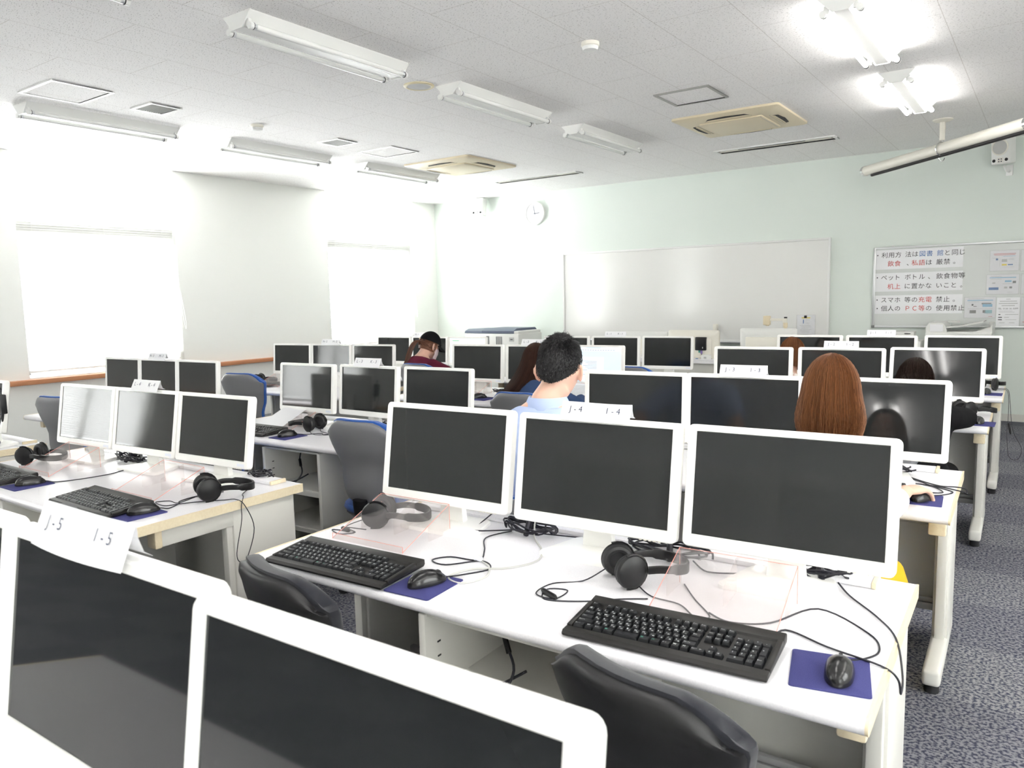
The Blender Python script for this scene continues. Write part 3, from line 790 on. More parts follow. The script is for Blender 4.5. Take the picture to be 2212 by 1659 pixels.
t = sheet('phone_notice', 'white sheet with a bold telephone number, beside the lowest flyer', 'notice', -0.486, -0.278, 1.036, 1.341, None,
          {'paper_grey': [(0, 0.135, 0.04, 0.006), (0, 0.113, 0.155, 0.008), (0, 0.089, 0.17, 0.008), (0, 0.066, 0.12, 0.008), (-0.02, 0.008, 0.12, 0.003), (-0.01, -0.004, 0.14, 0.003), (0.035, -0.03, 0.12, 0.006), (-0.01, -0.06, 0.045, 0.006), (0.03, -0.085, 0.1, 0.004), (-0.05, -0.118, 0.05, 0.005), (0.04, -0.118, 0.05, 0.005)],
           'ink': [(-0.075, -0.03, 0.018, 0.008), (-0.068, -0.06, 0.035, 0.008), (-0.068, -0.085, 0.035, 0.008)]})
mb = MB(); text(mb, 'TEL 0120-26-0399', MX.Translation((-0.091, -0.002, 0.034)) @ UPRIGHT, 0.021, 0.0114); mb.done('lettering', M['ink'], t)
sheet('flyer', 'flyer cut off by the edge of the photo, in the top row', 'flyer', -0.286, 0.0, 1.62, 1.84, 'flyers on the noticeboard', {'ink_lblue': [(0, 0.08, 0.22, 0.008)], 'paper_grey': [(0, 0.04, 0.2, 0.004), (0, 0.0, 0.2, 0.004)]}, True)
sheet('flyer', 'flyer cut off by the edge of the photo, in the middle row', 'flyer', -0.274, 0.012, 1.378, 1.586, 'flyers on the noticeboard', {'ink_lblue': [(0, 0.07, 0.22, 0.008)], 'paper_grey': [(0, 0.03, 0.2, 0.004), (0, -0.02, 0.2, 0.004)]}, True)
sheet('flyer', 'flyer cut off by the edge of the photo, in the lowest row', 'flyer', -0.266, -0.05, 1.04, 1.338, 'flyers on the noticeboard', {'ink_red': [(-0.06, -0.11, 0.06, 0.006)], 'paper_grey': [(0, 0.1, 0.16, 0.004), (0, 0.05, 0.16, 0.004)]}, True)
# rolled projection screen hanging across the corner
A, B = V((-1.73, 9.20, 2.745)), V((-0.215, 7.575, 2.765))
d = (B - A).normalized()
t = thing('projection_screen', 'rolled-up projection screen tube hanging from a ceiling pole', 'projection screen', (-0.909, 8.32, ZC))
O = V((-0.909, 8.32, ZC))
mb = MB(); mb.cyl(A - O, B - O, 0.052, n=28); mb.done('tube', M['cream_plastic'], t)
n_ = d.cross(V((0, 0, 1)))
mb = MB(); mb.tube([A + d * 0.12 - O + V((0, 0, -0.062)), B - O + V((0, 0, -0.062))], 0.017, 10); mb.done('bottom_bar', M['black'], t)
for p, s in ((A, -1), (B, 1)):
    mb = MB(); mb.cyl(p - O - d * 0.02 * s, p - O + d * 0.02 * s, 0.056, n=28); mb.done('end_cap', M['chrome'], t)
mid_ = O + V((0, 0, 0)); tt = (mid_ - A).dot(d); P = A + d * tt - O
mb = MB(); mb.lathe([(0.085, 0), (0.085, -0.008), (0.06, -0.02), (0.026, -0.026), (0.026, -0.10)], 24); mb.tube([(0, 0, -0.05), (0, 0, P.z + 0.075)], 0.024, 14); mb.done('pole', M['cream_plastic'], t)
mb = MB(); mb.tube([P + V((math.cos(a) * 0.0, 0, 0)) + (n_ * math.cos(a) + V((0, 0, 1)) * math.sin(a)) * 0.062 for a in [k * PI / 12 for k in range(25)]], 0.006, 8); mb.tube([P + V((0, 0, 0.06)), P + V((0, 0, 0.10))], 0.012, 10)
mb.tube([P + V((0, 0, -0.085)) + (n_ * math.cos(a) + V((0, 0, 1)) * math.sin(a)) * 0.03 for a in [PI + k * PI / 10 for k in range(11)]], 0.004, 6); mb.done('clamp_ring', M['chrome'], t)
# ------------------------------------------------------------------ desks
def bull(y0, y1, z0, z1):
    r = (z1 - z0) * 0.5
    pts = [(y0 + r - r * math.cos(a) , (z0 + z1) / 2 + r * math.sin(a)) for a in [PI / 2 - k * PI / 8 for k in range(9)]]
    return pts[::1] + [(y1, z0), (y1, z1)]
def make_desk():
    t = thing('computer_desk', '', 'desk', group='computer desks')
    w, D = 1.74, 0.76
    pr = bull(0, D, 0.667, 0.70)
    mb = MB(); mb.xprism(pr, -w / 2 + 0.006, w / 2 - 0.006); mb.done('desktop', M['laminate'], t)
    for s in (-1, 1):
        mb = MB(); mb.xprism(bull(0.0, D, 0.666, 0.701), s * (w / 2 - 0.006), s * w / 2); mb.done('edge_band', M['cream'], t)
        mb = MB(); x = s * (w / 2 - 0.045)
        mb.box((x, 0.575, 0.365), (0.055, 0.30, 0.60), 0.008); mb.box((x - s * 0.0, 0.415, 0.365), (0.035, 0.03, 0.60), 0.004); mb.done('leg', M['steel'], t)
        mb = MB(); mb.box((x, 0.315, 0.633), (0.05, 0.37, 0.066), 0.004); mb.done('top_bracket', M['steel'], t)
        mb = MB(); mb.box((x, 0.118, 0.632), (0.056, 0.030, 0.070), 0.007); mb.done('bracket_cap', M['cream'], t)
        mb = MB(); mb.box((x, 0.40, 0.068), (0.06, 0.60, 0.062), 0.014, 3); f = mb.done('foot', M['steel'], t)
        for y in (0.15, 0.66):
            mb = MB(); mb.lathe([(0.024, 0.0), (0.026, 0.004), (0.024, 0.028), (0.015, 0.038)], 20, MX.Translation((x, y, 0))); mb.done('glide', M['rubber'], f)
    mb = MB(); mb.box((0, 0.700, 0.40), (w - 0.13, 0.018, 0.53), 0.003); mb.box((0, 0.688, 0.47), (w - 0.13, 0.012, 0.008)); mb.done('modesty_panel', M['steel'], t)
    mb = MB(); mb.box((0, 0.655, 0.135), (w - 0.13, 0.05, 0.03), 0.004); mb.box((0, 0.64, 0.165), (w - 0.13, 0.02, 0.02), 0.003); mb.done('foot_rail', M['rail_grey'], t)
    mb = MB(); mb.box((0, 0.705, 0.708), (w - 0.2, 0.075, 0.014), 0.002); o = mb.done('cable_duct', M['laminate'], t)
    for s in (-1, 1):
        mb = MB(); mb.box((s * (w / 2 - 0.094), 0.705, 0.709), (0.012, 0.078, 0.0165), 0.002); mb.done('duct_end', M['cream'], o)
    return t
def make_unit():
    t = thing('shelf_unit', '', 'shelf unit', group='open shelf units under the desks')
    w, d, z1 = 0.47, 0.50, 0.655
    for s in (-1, 1):
        mb = MB(); mb.box((s * (w / 2 - 0.011), d / 2, 0.34), (0.022, d, z1 - 0.03), 0.003)
        for z in (0.42, 0.36, 0.30):
            mb.box((s * (w / 2 - 0.0225), 0.10, z), (0.002, 0.012, 0.004))
        p = mb.done('side_panel', M['steel'], t)
        mb = MB()
        for z in (0.56, 0.52, 0.48, 0.22, 0.18):
            mb.box((s * (w / 2 - 0.0222), 0.055, z), (0.002, 0.013, 0.0045))
        mb.done('shelf_slot', M['dark'], p)
    mb = MB(); mb.box((0, d - 0.006, 0.34), (w - 0.044, 0.012, z1 - 0.03)); mb.done('back_panel', M['steel'], t)
    for z in (0.425, 0.215, 0.05):
        mb = MB(); mb.box((0, d / 2 - 0.004, z), (w - 0.045, d - 0.02, 0.012)); mb.box((0, 0.014, z - 0.004), (w - 0.045, 0.012, 0.032), 0.002); mb.done('shelf', M['steel'], t)
    mb = MB(); mb.box((0, d / 2, 0.650), (w - 0.045, d - 0.02, 0.01)); mb.done('top_panel', M['steel'], t)
    return t
desk, unit = make_desk(), make_unit()
# tag : (right end x, front y, yaw)
DESKS = {'A5': (-0.24, -0.06, 1.2), 'A4': (-0.232, 1.40, 1.2), 'A3': (-0.245, 2.875, 1.6), 'A2': (-0.247, 4.79, 1.5), 'A1': (-0.24, 6.14, 1.5),
         'B4': (-2.56, 1.305, 0.6), 'B3': (-2.56, 2.665, 2.0), 'B2': (-2.56, 4.42, 2.5), 'B1': (-2.56, 5.78, 2.5),
         'C4': (-4.64, 1.19, 0.6), 'C3': (-4.64, 2.44, 2.0), 'C2': (-4.64, 4.15, 1.5), 'C1': (-4.64, 5.48, 2.0)}
NAME = {'A5': 'J-5 I-5', 'A4': 'J-4 I-4', 'A3': 'J-3 I-3', 'A2': 'J-2 I-2', 'A1': 'J-1 I-1', 'B4': 'L-4 K-4', 'B3': 'L-3 K-3', 'B2': 'L-2 K-2', 'B1': 'L-1 K-1',
        'C4': 'N-4 M-4', 'C3': 'N-3 M-3', 'C2': 'N-2 M-2', 'C1': 'N-1 M-1'}
WHERE = {'A5': 'closest to the camera', 'A4': 'tagged J-4 I-4', 'A3': 'tagged J-3 I-3', 'A2': 'tagged J-2 I-2', 'A1': 'tagged J-1 I-1', 'B4': 'tagged L-4 K-4', 'B3': 'tagged L-3 K-3', 'B2': 'tagged L-2 K-2', 'B1': 'tagged L-1 K-1',
         'C4': 'cut off by the photo edge', 'C3': 'tagged N-3 M-3', 'C2': 'tagged N-2 M-2', 'C1': 'tagged N-1 M-1'}
def on_desk(k, dx, dy, z=0.70):                # dx from the aisle end, dy from the front edge
    x, y, a = DESKS[k]; a = RAD(a)
    return (x + dx * math.cos(a) - dy * math.sin(a), y + dx * math.sin(a) + dy * math.cos(a), z)
for k, (x, y, a) in DESKS.items():
    c = on_desk(k, -0.87, 0, 0)
    if k[0] == 'C': c = on_desk(k, -0.696, 0, 0)
    use(desk, 'white computer desk with cream edges, ' + WHERE[k], c, RAD(a), None, (0.8, 1, 1) if k[0] == 'C' else (1, 1, 1))
    if k in ('A4', 'B4', 'B3'): use(unit, 'open steel shelf unit under the desk ' + WHERE[k], on_desk(k, -0.87 + 0.02, 0.03, 0), RAD(a))

# ------------------------------------------------------------------ monitors
def make_monitor():
    t = thing('monitor', '', 'monitor', group='white monitors')
    w, h = 0.522, 0.33
    def rr(w_, h_, z0, r, y):
        pts = []
        for cx, cz, a0 in ((1, 1, 0), (-1, 1, 90), (-1, 0, 180), (1, 0, 270)):
            for q in range(5):
                a = RAD(a0 + q * 22.5); pts.append((cx * (w_ / 2 - r) + r * math.cos(a), y, z0 + (h_ - r if cz else r) + r * math.sin(a)))
        return pts
    def rect(x0, x1, z0, z1, y):
        ring = rr(1, 1, 0, 0.1, y); out = []
        for q in range(20):
            c = q // 5; out.append((x1 if c in (0, 3) else x0, y, z1 if c < 2 else z0))
        return out
    sx, s0, s1 = 0.237, 0.034, 0.312
    mb = MB(); mb.loft([rect(-sx, sx, s0, s1, 0.0085), rect(-sx, sx, s0, s1, 0.0015), rect(-sx - 0.001, sx + 0.001, s0 - 0.001, s1 + 0.001, 0), rr(w - 0.006, h - 0.006, 0.003, 0.013, 0.0), rr(w, h, 0, 0.015, 0.004), rr(w, h, 0, 0.015, 0.030), rr(w - 0.01, h - 0.01, 0.005, 0.015, 0.036), rr(w - 0.12, h - 0.09, 0.04, 0.02, 0.052), rr(w - 0.14, h - 0.11, 0.05, 0.02, 0.053)], cap=True)
    hs = mb.done('housing', M['bezel'], t)
    mb = MB(); mb.box((0, 0.006, (s0 + s1) / 2), (2 * sx - 0.001, 0.004, s1 - s0 - 0.001)); mb.done('screen', M['screen'], t)
    mb = MB()
    for q in range(5):
        mb.box((w / 2 - 0.045 - q * 0.014, 0.002, -0.0005), (0.007, 0.006, 0.002), 0.0006)
    mb.done('button', M['cream_plastic'], hs)
    mb = MB(); mb.box((w / 2 - 0.045, -0.0002, 0.017), (0.048, 0.0008, 0.012)); mb.box((w / 2 - 0.028, -0.0002, 0.0065), (0.02, 0.0006, 0.003)); mb.done('sticker', M['sticker'], hs)
    mb = MB(); mb.loft([[(-0.05, 0.03, 0), (0.05, 0.03, 0), (0.05, 0.055, 0), (-0.05, 0.055, 0)], [(-0.034, 0.032, 1), (0.034, 0.032, 1), (0.034, 0.05, 1), (-0.034, 0.05, 1)]]); mb.done('stand_neck', M['bezel'], t)
    pts = []
    for (x, y, r, a0) in ((0.152, -0.075, 0.02, 270), (0.115, 0.115, 0.03, 0), (-0.115, 0.115, 0.03, 90), (-0.152, -0.075, 0.02, 180)):
        for q in range(4):
            a = RAD(a0 + q * 30); pts.append((x - math.copysign(r, x) + r * math.cos(a), y + (r if y < 0 else -r) + r * math.sin(a)))
    mb = MB(); mb.loft([[(x, y, 0.0005) for x, y in pts], [(x, y, 0.009) for x, y in pts], [(x * 0.97, y * 0.97, 0.013) for x, y in pts], [(x * 0.4, 0.035 + (y - 0.03) * 0.35, 0.020) for x, y in pts]]); mb.done('stand_base', M['bezel'], t)
    return t
mon = make_monitor()
def place_monitor(label, k, X, Y, zt, w, yaw, tilt, content=None):
    o = use(mon, label, (0, 0, 0), 0)
    s = w / 0.522; h = 0.33 * s; tl = RAD(tilt); yw = RAD(yaw)
    zb = zt - 0.70 - h * math.cos(tl)
    off = MX.Rotation(yw, 4, 'Z') @ V((0, -0.03 + h * math.sin(tl), 0))
    o.location = (X - off.x, Y - off.y, 0.70); o.rotation_euler = (0, 0, yw)
    for nm in ('housing', 'screen'):
        c = child(o, nm); c.location = (0, -0.03, zb); c.rotation_euler = (-tl, 0, 0); c.scale = (s, s, s)
    n = child(o, 'stand_neck'); n.location = (0, -0.004, 0.012); n.scale = (1, 1, zb + 0.10)
    o['top'] = 0
    del o['top']
    return o
def screen_item(o, name, rects, m, dy=-0.0006):
    sc = child(o, 'screen'); mb = MB()
    for (x, z, w, h) in rects:
        mb.box((x, 0.004 + dy, z), (w, 0.0008, h))
    return mb.done(name, m, sc)
MONS = {
 'A5': (1.130, 0.530, 1.0, 8, [(-1.625, 0.500), (-1.077, 0.501), (-0.546, 0.487)]),
 'A4': (1.113, 0.525, 2.5, 9, [(-1.634, 1.925), (-1.076, 1.935), (-0.536, 1.968)]),
 'A3': (1.105, 0.515, 4.5, 3, [(-1.602, 3.260), (-1.098, 3.310), (-0.560, 3.395)]),
 'A2': (1.100, 0.518, 4.0, 3, [(-1.628, 5.094), (-1.084, 5.158), (-0.562, 5.310)]),
 'A1': (1.100, 0.515, 3.0, 3, [(-1.629, 6.566), (-1.091, 6.600), (-0.540, 6.700)]),
 'B4': (1.080, 0.485, 3.7, 9, [(-3.937, 1.863), (-3.445, 1.895), (-2.953, 1.926)]),
 'B3': (1.087, 0.482, 3.0, 5, [(-3.780, 3.117), (-3.290, 3.166), (-2.795, 3.216)]),
 'B2': (1.090, 0.495, 6.0, 4, [(-3.843, 4.933), (-3.341, 5.010), (-2.840, 5.088)]),
 'B1': (1.085, 0.475, 6.0, 3, [(-3.780, 6.243), (-3.304, 6.336), (-2.827, 6.430)]),
 'C4': (1.080, 0.460, 3.0, 8, [(-5.80, 1.700), (-5.33, 1.725), (-4.862, 1.750)]),
 'C3': (1.080, 0.442, 3.9, 4, [(-5.745, 2.990), (-5.300, 3.020), (-4.856, 3.050)]),
 'C2': (1.085, 0.448, 9.4, 4, [(-5.750, 4.583), (-5.300, 4.658), (-4.842, 4.734)]),
 'C1': (1.075, 0.470, 4.0, 4, [(-5.815, 5.997), (-5.335, 6.035), (-4.855, 6.073)])}
SEAT = {'A': ('J', 'I'), 'B': ('L', 'K'), 'C': ('N', 'M')}
monitors = {}
for k, (zt, w, yaw, tilt, P) in MONS.items():
    for i, (x, y) in enumerate(P):
        if k == 'C4' and i < 2:
            continue
        pos = ('window-side end', 'middle', 'aisle-side end')[i]
        state = 'dark screen'
        if (k, i) == ('C1', 2): state = 'lit pale web page'
        if (k, i) == ('B2', 2): state = 'document on screen'
        if k == 'B4' and i < 2: state = 'blinds mirrored on screen'
        lb = 'white monitor, %s, %s of the desk %s' % (state, pos, WHERE[k])
        yaw_, tilt_ = {('A3', 2): (2.0, 15), ('A2', 2): (1.0, 12), ('B3', 0): (2.5, 5), ('B3', 1): (0.3, 5), ('A1', 2): (2.0, 7)}.get((k, i), (yaw, tilt))
        o = place_monitor(lb, k, x, y, zt, w, yaw_, tilt_)
        monitors[k, i] = o
        if (k, i) == ('C1', 2):
            s_ = child(o, 'screen'); s_.data = s_.data.copy(); s_.data.materials[0] = M['page_web']; s_['label'] = 'lit screen showing a pale web page'
            screen_item(o, 'green_heading', [(-0.16, 0.285, 0.09, 0.008), (-0.16, 0.12, 0.04, 0.004), (-0.16, 0.06, 0.04, 0.004)], M['page_green'])
            screen_item(o, 'text_lines', [(-0.10, 0.255 - q * 0.018, 0.16 + 0.03 * (q % 3), 0.004) for q in range(9)] + [(0, 0.304, 0.47, 0.012)], M['page_bg'])
        if (k, i) == ('B2', 2):
            s_ = child(o, 'screen'); s_.data = s_.data.copy(); s_.data.materials[0] = M['page_bg']; s_['label'] = 'lit screen showing a text document'
            screen_item(o, 'page', [(-0.01, 0.135, 0.20, 0.20)], M['page_doc'])
            screen_item(o, 'toolbar', [(0, 0.295, 0.47, 0.03)], M['page_doc'])
            screen_item(o, 'text_lines', [(-0.03 + 0.01 * (q % 3), 0.20 - q * 0.012, 0.12 - 0.02 * (q % 3), 0.003) for q in range(10)] + [(-0.2 + q * 0.022, 0.290, 0.012, 0.004) for q in range(18)] + [(0, 0.306, 0.12, 0.002)], M['page_ink'], -0.0012)
# folded seat tags standing on the middle monitors
def seat_tag(k, s, lb, wx=0.205, hz=0.042, dx=0.0):
    zt, w, yaw, tilt, P = MONS[k]; x, y = P[1]
    a = RAD(yaw); c = V((x, y, zt)) + V((math.cos(a), math.sin(a), 0)) * dx
    t = thing('seat_tag', lb, 'seat tag', (c.x, c.y + 0.012, zt), a, 'paper seat tags on the monitors')
    mb = MB(); n = 12; bow = 0.008 if k in ('A4', 'A5') else 0.002
    def P3(u, v):
        b = bow * (1 - (2 * u - 1) ** 2)
        return (-wx / 2 + wx * u, -0.028 + 0.026 * v - b * (1 - v), -0.010 + (hz + 0.010) * v - 0.35 * b * v * u)
    front = [[P3(u / n, v / 3) for v in range(4)] for u in range(n + 1)]
    back = [[(p[0], 0.018 * (1 - j / 3) + p[1] * (j / 3), p[2] if j else 0.0) for j, p in enumerate(r)] for r in front]
    mb.grid(front); mb.grid(back)
    mb.done('folded_card', M['paper'], t)
    mb = MB()
    for sx, word in zip((-0.27, 0.27), s.split()):
        text(mb, word, MX.Translation((sx * wx - 0.030 + 0.0, -0.0135 - 0.4 * bow, hz * 0.54)) @ MX.Rotation(-math.atan2(0.026, hz + 0.010), 4, 'X') @ UPRIGHT, 0.026, 0.0175)
    mb.done('lettering', M['ink_label'], t)
    return t
for k, s in NAME.items():
    if k == 'C4': continue
    seat_tag(k, s, 'folded white paper tag reading ' + s + (' on the monitor nearest the camera' if k == 'A5' else ' on a middle monitor'), dx={'A3': 0.0, 'A5': -0.03, 'C1': -0.1}.get(k, 0.0), wx=0.225 if k == 'A4' else (0.25 if k == 'A5' else 0.205), hz=0.05 if k == 'A5' else 0.042)

# ------------------------------------------------------------------ keyboards
def make_keyboard():
    t = thing('keyboard', '', 'keyboard', group='black keyboards')
    W_, D_ = 0.455, 0.188
    prof = [(0.0, 0.004), (-0.002, 0.010), (0.004, 0.0165), (0.024, 0.0175), (0.028, 0.0125), (0.148, 0.0235), (0.151, 0.0285), (0.180, 0.033), (0.187, 0.030), (0.188, 0.016), (0.182, 0.010)]
    bm = bmesh.new()
    n = len(prof); vs = [bm.verts.new((s * W_ / 2, p[0], p[1])) for s in (-1, 1) for p in prof]
    for q in range(n):
        bm.faces.new((vs[q], vs[(q + 1) % n], vs[n + (q + 1) % n], vs[n + q]))
    bm.faces.new(vs[:n]); bm.faces.new(vs[n:][::-1])
    bmesh.ops.recalc_face_normals(bm, faces=bm.faces)
    bmesh.ops.bevel(bm, geom=[e for e in bm.edges if abs(e.verts[0].co.x - e.verts[1].co.x) < 1e-6], offset=0.003, segments=2, profile=0.5, affect='EDGES')
    mb = MB(); mb.frombm(bm)
    for s in (-1, 1):
        mb.box((s * (W_ / 2 - 0.006), 0.088, 0.0195), (0.012, 0.122, 0.012), 0.002, X=MX.Translation((0, 0, 0)) @ MX.Translation((0, 0.088, 0.0195)) @ MX.Rotation(0.09, 4, 'X') @ MX.Translation((0, -0.088, -0.0195)))
    body = mb.done('body', M['kb_body'], t)
    mb = MB()
    for s in (-1, 1):
        mb.box((s * 0.19, 0.165, 0.006), (0.03, 0.012, 0.014), 0.002)
    mb.done('foot', M['rubber'], body)
    U = 0.0188; ang = math.atan2(0.011, 0.12)
    x0 = -W_ / 2 + 0.0135
    rows_y = [0.0375, 0.0563, 0.0751, 0.0939, 0.1127, 0.1375]      # space row .. function row
    def dz(y): return 0.0130 + (y - 0.028) * 0.0917
    blocks = {b: MB() for b in ('letter_keys', 'function_keys', 'navigation_keys', 'number_keys')}
    leg, legg = MB(), MB()
    def key(b, xu, row, wu, ch='', kana='', off=0.0, dup_h=1, green=False):
        x = x0 + off + (xu + wu / 2) * U; y = rows_y[row] + (dup_h - 1) * U / 2; z = dz(y)
        hw, hd = wu * U / 2 - 0.0006, dup_h * U / 2 - 0.0006
        tw, td, ht = hw - 0.0028, hd - 0.003, 0.0088
        X = MX.Translation((x, y, z)) @ MX.Rotation(ang, 4, 'X')
        blocks[b].loft([[(-hw, -hd, 0), (hw, -hd, 0), (hw, hd, 0), (-hw, hd, 0)], [(-tw - 0.0004, -td - 0.0006, ht - 0.0008), (tw + 0.0004, -td - 0.0006, ht - 0.0008), (tw + 0.0004, td + 0.0016, ht - 0.0008), (-tw - 0.0004, td + 0.0016, ht - 0.0008)], [(-tw, -td + 0.0003, ht), (tw, -td + 0.0003, ht), (tw, td + 0.001, ht), (-tw, td + 0.001, ht)]], X, True)
        Xt = X @ MX.Translation((0, 0, ht + 0.00025))
        if len(ch) == 1:
            put_glyph(leg, ch, Xt @ MX.Translation((-0.0028 if kana else -0.002, 0.0026, 0)), 0.0072)
            if kana:
                put_glyph(leg, kana, Xt @ MX.Translation((0.0030, -0.0034, 0)), 0.0054)
        elif ch:
            q = leg if not green else legg
            for j, c_ in enumerate(ch):
                put_glyph(q, c_, Xt @ MX.Translation((-tw + 0.002 + j * 0.0030, 0.0018, 0)), 0.0046)
    b = 'letter_keys'
    for r, x_, chars, kan in ((4, 1.0, '1234567890-^', 'ぬふあうえおやゆよわほへ'), (3, 1.5, 'QWERTYUIOP@[', 'たていすかんなにらせゝ。'), (2, 1.75, 'ASDFGHJKL;:]', 'ちとしはきくまのりれけむ'), (1, 2.25, 'ZXCVBNM,./\\', 'つさそひこみもねるめろ')):
        for i, c in enumerate(chars):
            key(b, x_ + i, r, 1, c, kan[i])
    key(b, 0, 4, 1, '漢'); key(b, 13, 4, 1, '¥', 'ー'); key(b, 14, 4, 1, 'BS')
    key(b, 0, 3, 1.5, 'Tab'); key(b, 13.75, 3, 1.25, 'Ent'); key(b, 13.75, 2, 1.25, '')
    key(b, 0, 2, 1.75, 'Caps'); key(b, 0, 1, 2.25, 'Shift'); key(b, 13.25, 1, 1.75, 'Shift')
    xx = 0
    for ch, wu, g in (('Ctrl', 1.5, 0), ('W', 1.1, 0), ('Alt', 1.3, 0), ('無変', 1.4, 1), ('', 3.1, 0), ('変換', 1.4, 1), ('かな', 1.3, 1), ('Alt', 1.2, 0), ('W', 1.1, 0), ('M', 1.1, 0), ('Ctrl', 1.5, 0)):
        key(b, xx, 0, wu, ch, green=bool(g)); xx += wu
    b = 'function_keys'
    key(b, 0, 5, 1, 'Esc')
    for g in range(3):
        for i in range(4):
            key(b, 2 + g * 4.5 + i, 5, 1, 'F%d' % (g * 4 + i + 1))
    b = 'navigation_keys'; o2 = 15 * U + 0.006
    for i, ch in enumerate(('Prt', 'Scr', 'Pau')): key(b, i, 5, 1, ch, off=o2)
    for i, ch in enumerate(('Ins', 'Hm', 'PU')): key(b, i, 4, 1, ch, off=o2)
    for i, ch in enumerate(('Del', 'End', 'PD')): key(b, i, 3, 1, ch, off=o2)
    key(b, 1, 1, 1, '↑', off=o2)
    for i, ch in enumerate('←↓→'): key(b, i, 0, 1, ch, off=o2)
    b = 'number_keys'; o3 = 18 * U + 0.012
    for i, ch in enumerate(('Num', '/', '*', '-')): key(b, i, 4, 1, ch, off=o3)
    for r, s in ((3, '789'), (2, '456'), (1, '123')):
        for i, ch in enumerate(s): key(b, i, r, 1, ch, off=o3)
    key(b, 3, 2, 1, '+', off=o3, dup_h=2); key(b, 3, 0, 1, 'Ent', off=o3, dup_h=2); key(b, 0, 0, 2, '0', off=o3); key(b, 2, 0, 1, '.', off=o3)
    for nm, q in blocks.items():
        o = q.done(nm, M['key'], t)
        if nm == 'letter_keys':
            leg.done('lettering', M['legend'], o); legg.done('green_lettering', M['legend_green'], o)
    return t
kb = make_keyboard()
def put_kb(label, x, y, rz):                 # x, y: centre on the desk
    a = RAD(rz)
    o = use(kb, label, (x + 0.094 * math.sin(a), y - 0.094 * math.cos(a), 0.7003), a)
    return o
put_kb('black keyboard at seat I-4, the largest in view', -0.655, 1.515, 4)
put_kb('black keyboard at seat J-4, beside the white network cable', -1.650, 1.458, 3.2)
put_kb('black keyboard at seat K-4, near the hanging headphone cable', -2.985, 1.425, -1)
put_kb('black keyboard at seat L-4, cut off by the photo edge', -3.93, 1.415, 0)
put_kb('black keyboard at seat L-3 below the copy stand holding white paper', -3.895, 2.770, 1)
put_kb('black keyboard at seat K-2 beside the man\'s cheek', -2.86, 4.68, 2)
put_kb('black keyboard beside the hand on the mouse, seat I-3', -0.645, 3.065, 2)
put_kb('small looking black keyboard behind the blue chair, window block', -6.02, 4.42, 2)

def cable_obj(parent, pts, name='cable', r=0.0022, m='cable', k=6):
    mb = MB(); mb.tube(smooth_path(pts, k), r, 6)
    return mb.done(name, M[m], parent)
# ------------------------------------------------------------------ mice and pads
def make_mouse():
    t = thing('computer_mouse', '', 'mouse', group='black computer mice')
    def fn(u):
        x = 0.031 * u.x; y = 0.059 * u.y
        ax = 1.0 - 0.10 * math.exp(-((u.y + 0.1) / 0.5) ** 2)
        z = 0.0375 * max(u.z, 0) ** 0.85 * (1 - 0.12 * u.y - 0.25 * max(u.y, 0) ** 2)
        if u.z < 0: z = 0.0
        return V((x * ax, y, z))
    mb = MB(); mb.sphere((0, 0, 0.002), 0, 28, 24, fn); mb.done('body', M['black_gloss'], t, ang=60)
    mb = MB(); mb.tube([fn(V((0, y_, math.sqrt(1 - y_ * y_)))) + V((0, 0, 0.0022)) for y_ in [0.1 * q for q in range(9)]], 0.0007, 5); mb.done('button_seam', M['rubber'], t)
    mb = MB(); mb.cyl((-0.0035, 0.034, 0.0215), (0.0035, 0.034, 0.0215), 0.010, n=18); mb.done('scroll_wheel', M['rubber'], t)
    return t
def make_pad():
    mb = MB(); w, d, r = 0.075, 0.082, 0.007; pts = []
    for cx, cy, a0 in ((1, 1, 0), (-1, 1, 90), (-1, -1, 180), (1, -1, 270)):
        for q in range(5):
            a = RAD(a0 + q * 22.5); pts.append((cx * (w - r) + r * math.cos(a), cy * (d - r) + r * math.sin(a)))
    mb.loft([[(x, y, 0.0003) for x, y in pts], [(x, y, 0.0028) for x, y in pts], [(x * 0.99, y * 0.99, 0.0032) for x, y in pts]])
    o = mb.done('mouse_pad', M['navy_pad']); return tag(o, '', 'mouse pad', 'navy mouse pads')
mouse, pad = make_mouse(), make_pad()
def put_mouse(where, px, py, pr, mx, my, mr, cab=None):
    use(pad, 'small navy mouse pad ' + where, (px, py, 0.70), RAD(pr))
    o = use(mouse, 'black mouse on the navy pad ' + where, (mx, my, 0.7034), RAD(mr))
    for c in list(o.children):
        if c.name.split('.')[0] == 'cable': bpy.data.objects.remove(c)
    if cab:
        inv = (MX.Translation((mx, my, 0.7034)) @ MX.Rotation(RAD(mr), 4, 'Z')).inverted()
        pts = [(0, 0.054, 0.007), (0, 0.066, 0.004)] + [inv @ V((p[0], p[1], (p[2] if len(p) > 2 else 0.7025))) for p in cab]
        cable_obj(o, pts)
    return o
put_mouse('at seat I-4', -0.331, 1.552, 12, -0.312, 1.545, 8, [(-0.29, 1.64), (-0.265, 1.70), (-0.30, 1.78), (-0.42, 1.83, 0.715), (-0.50, 1.72), (-0.58, 1.675), (-0.64, 1.70)])
put_mouse('at seat J-4', -1.350, 1.470, 4, -1.345, 1.478, -18, [(-1.31, 1.58), (-1.27, 1.66), (-1.33, 1.70), (-1.40, 1.62), (-1.46, 1.63), (-1.43, 1.68), (-1.34, 1.70), (-1.38, 1.78), (-1.45, 1.88), (-1.42, 1.98)])
put_mouse('at seat K-4', -2.735, 1.432, -3, -2.722, 1.452, -12, [(-2.70, 1.54), (-2.73, 1.60), (-2.76, 1.62), (-2.77, 1.70), (-2.74, 1.80)])
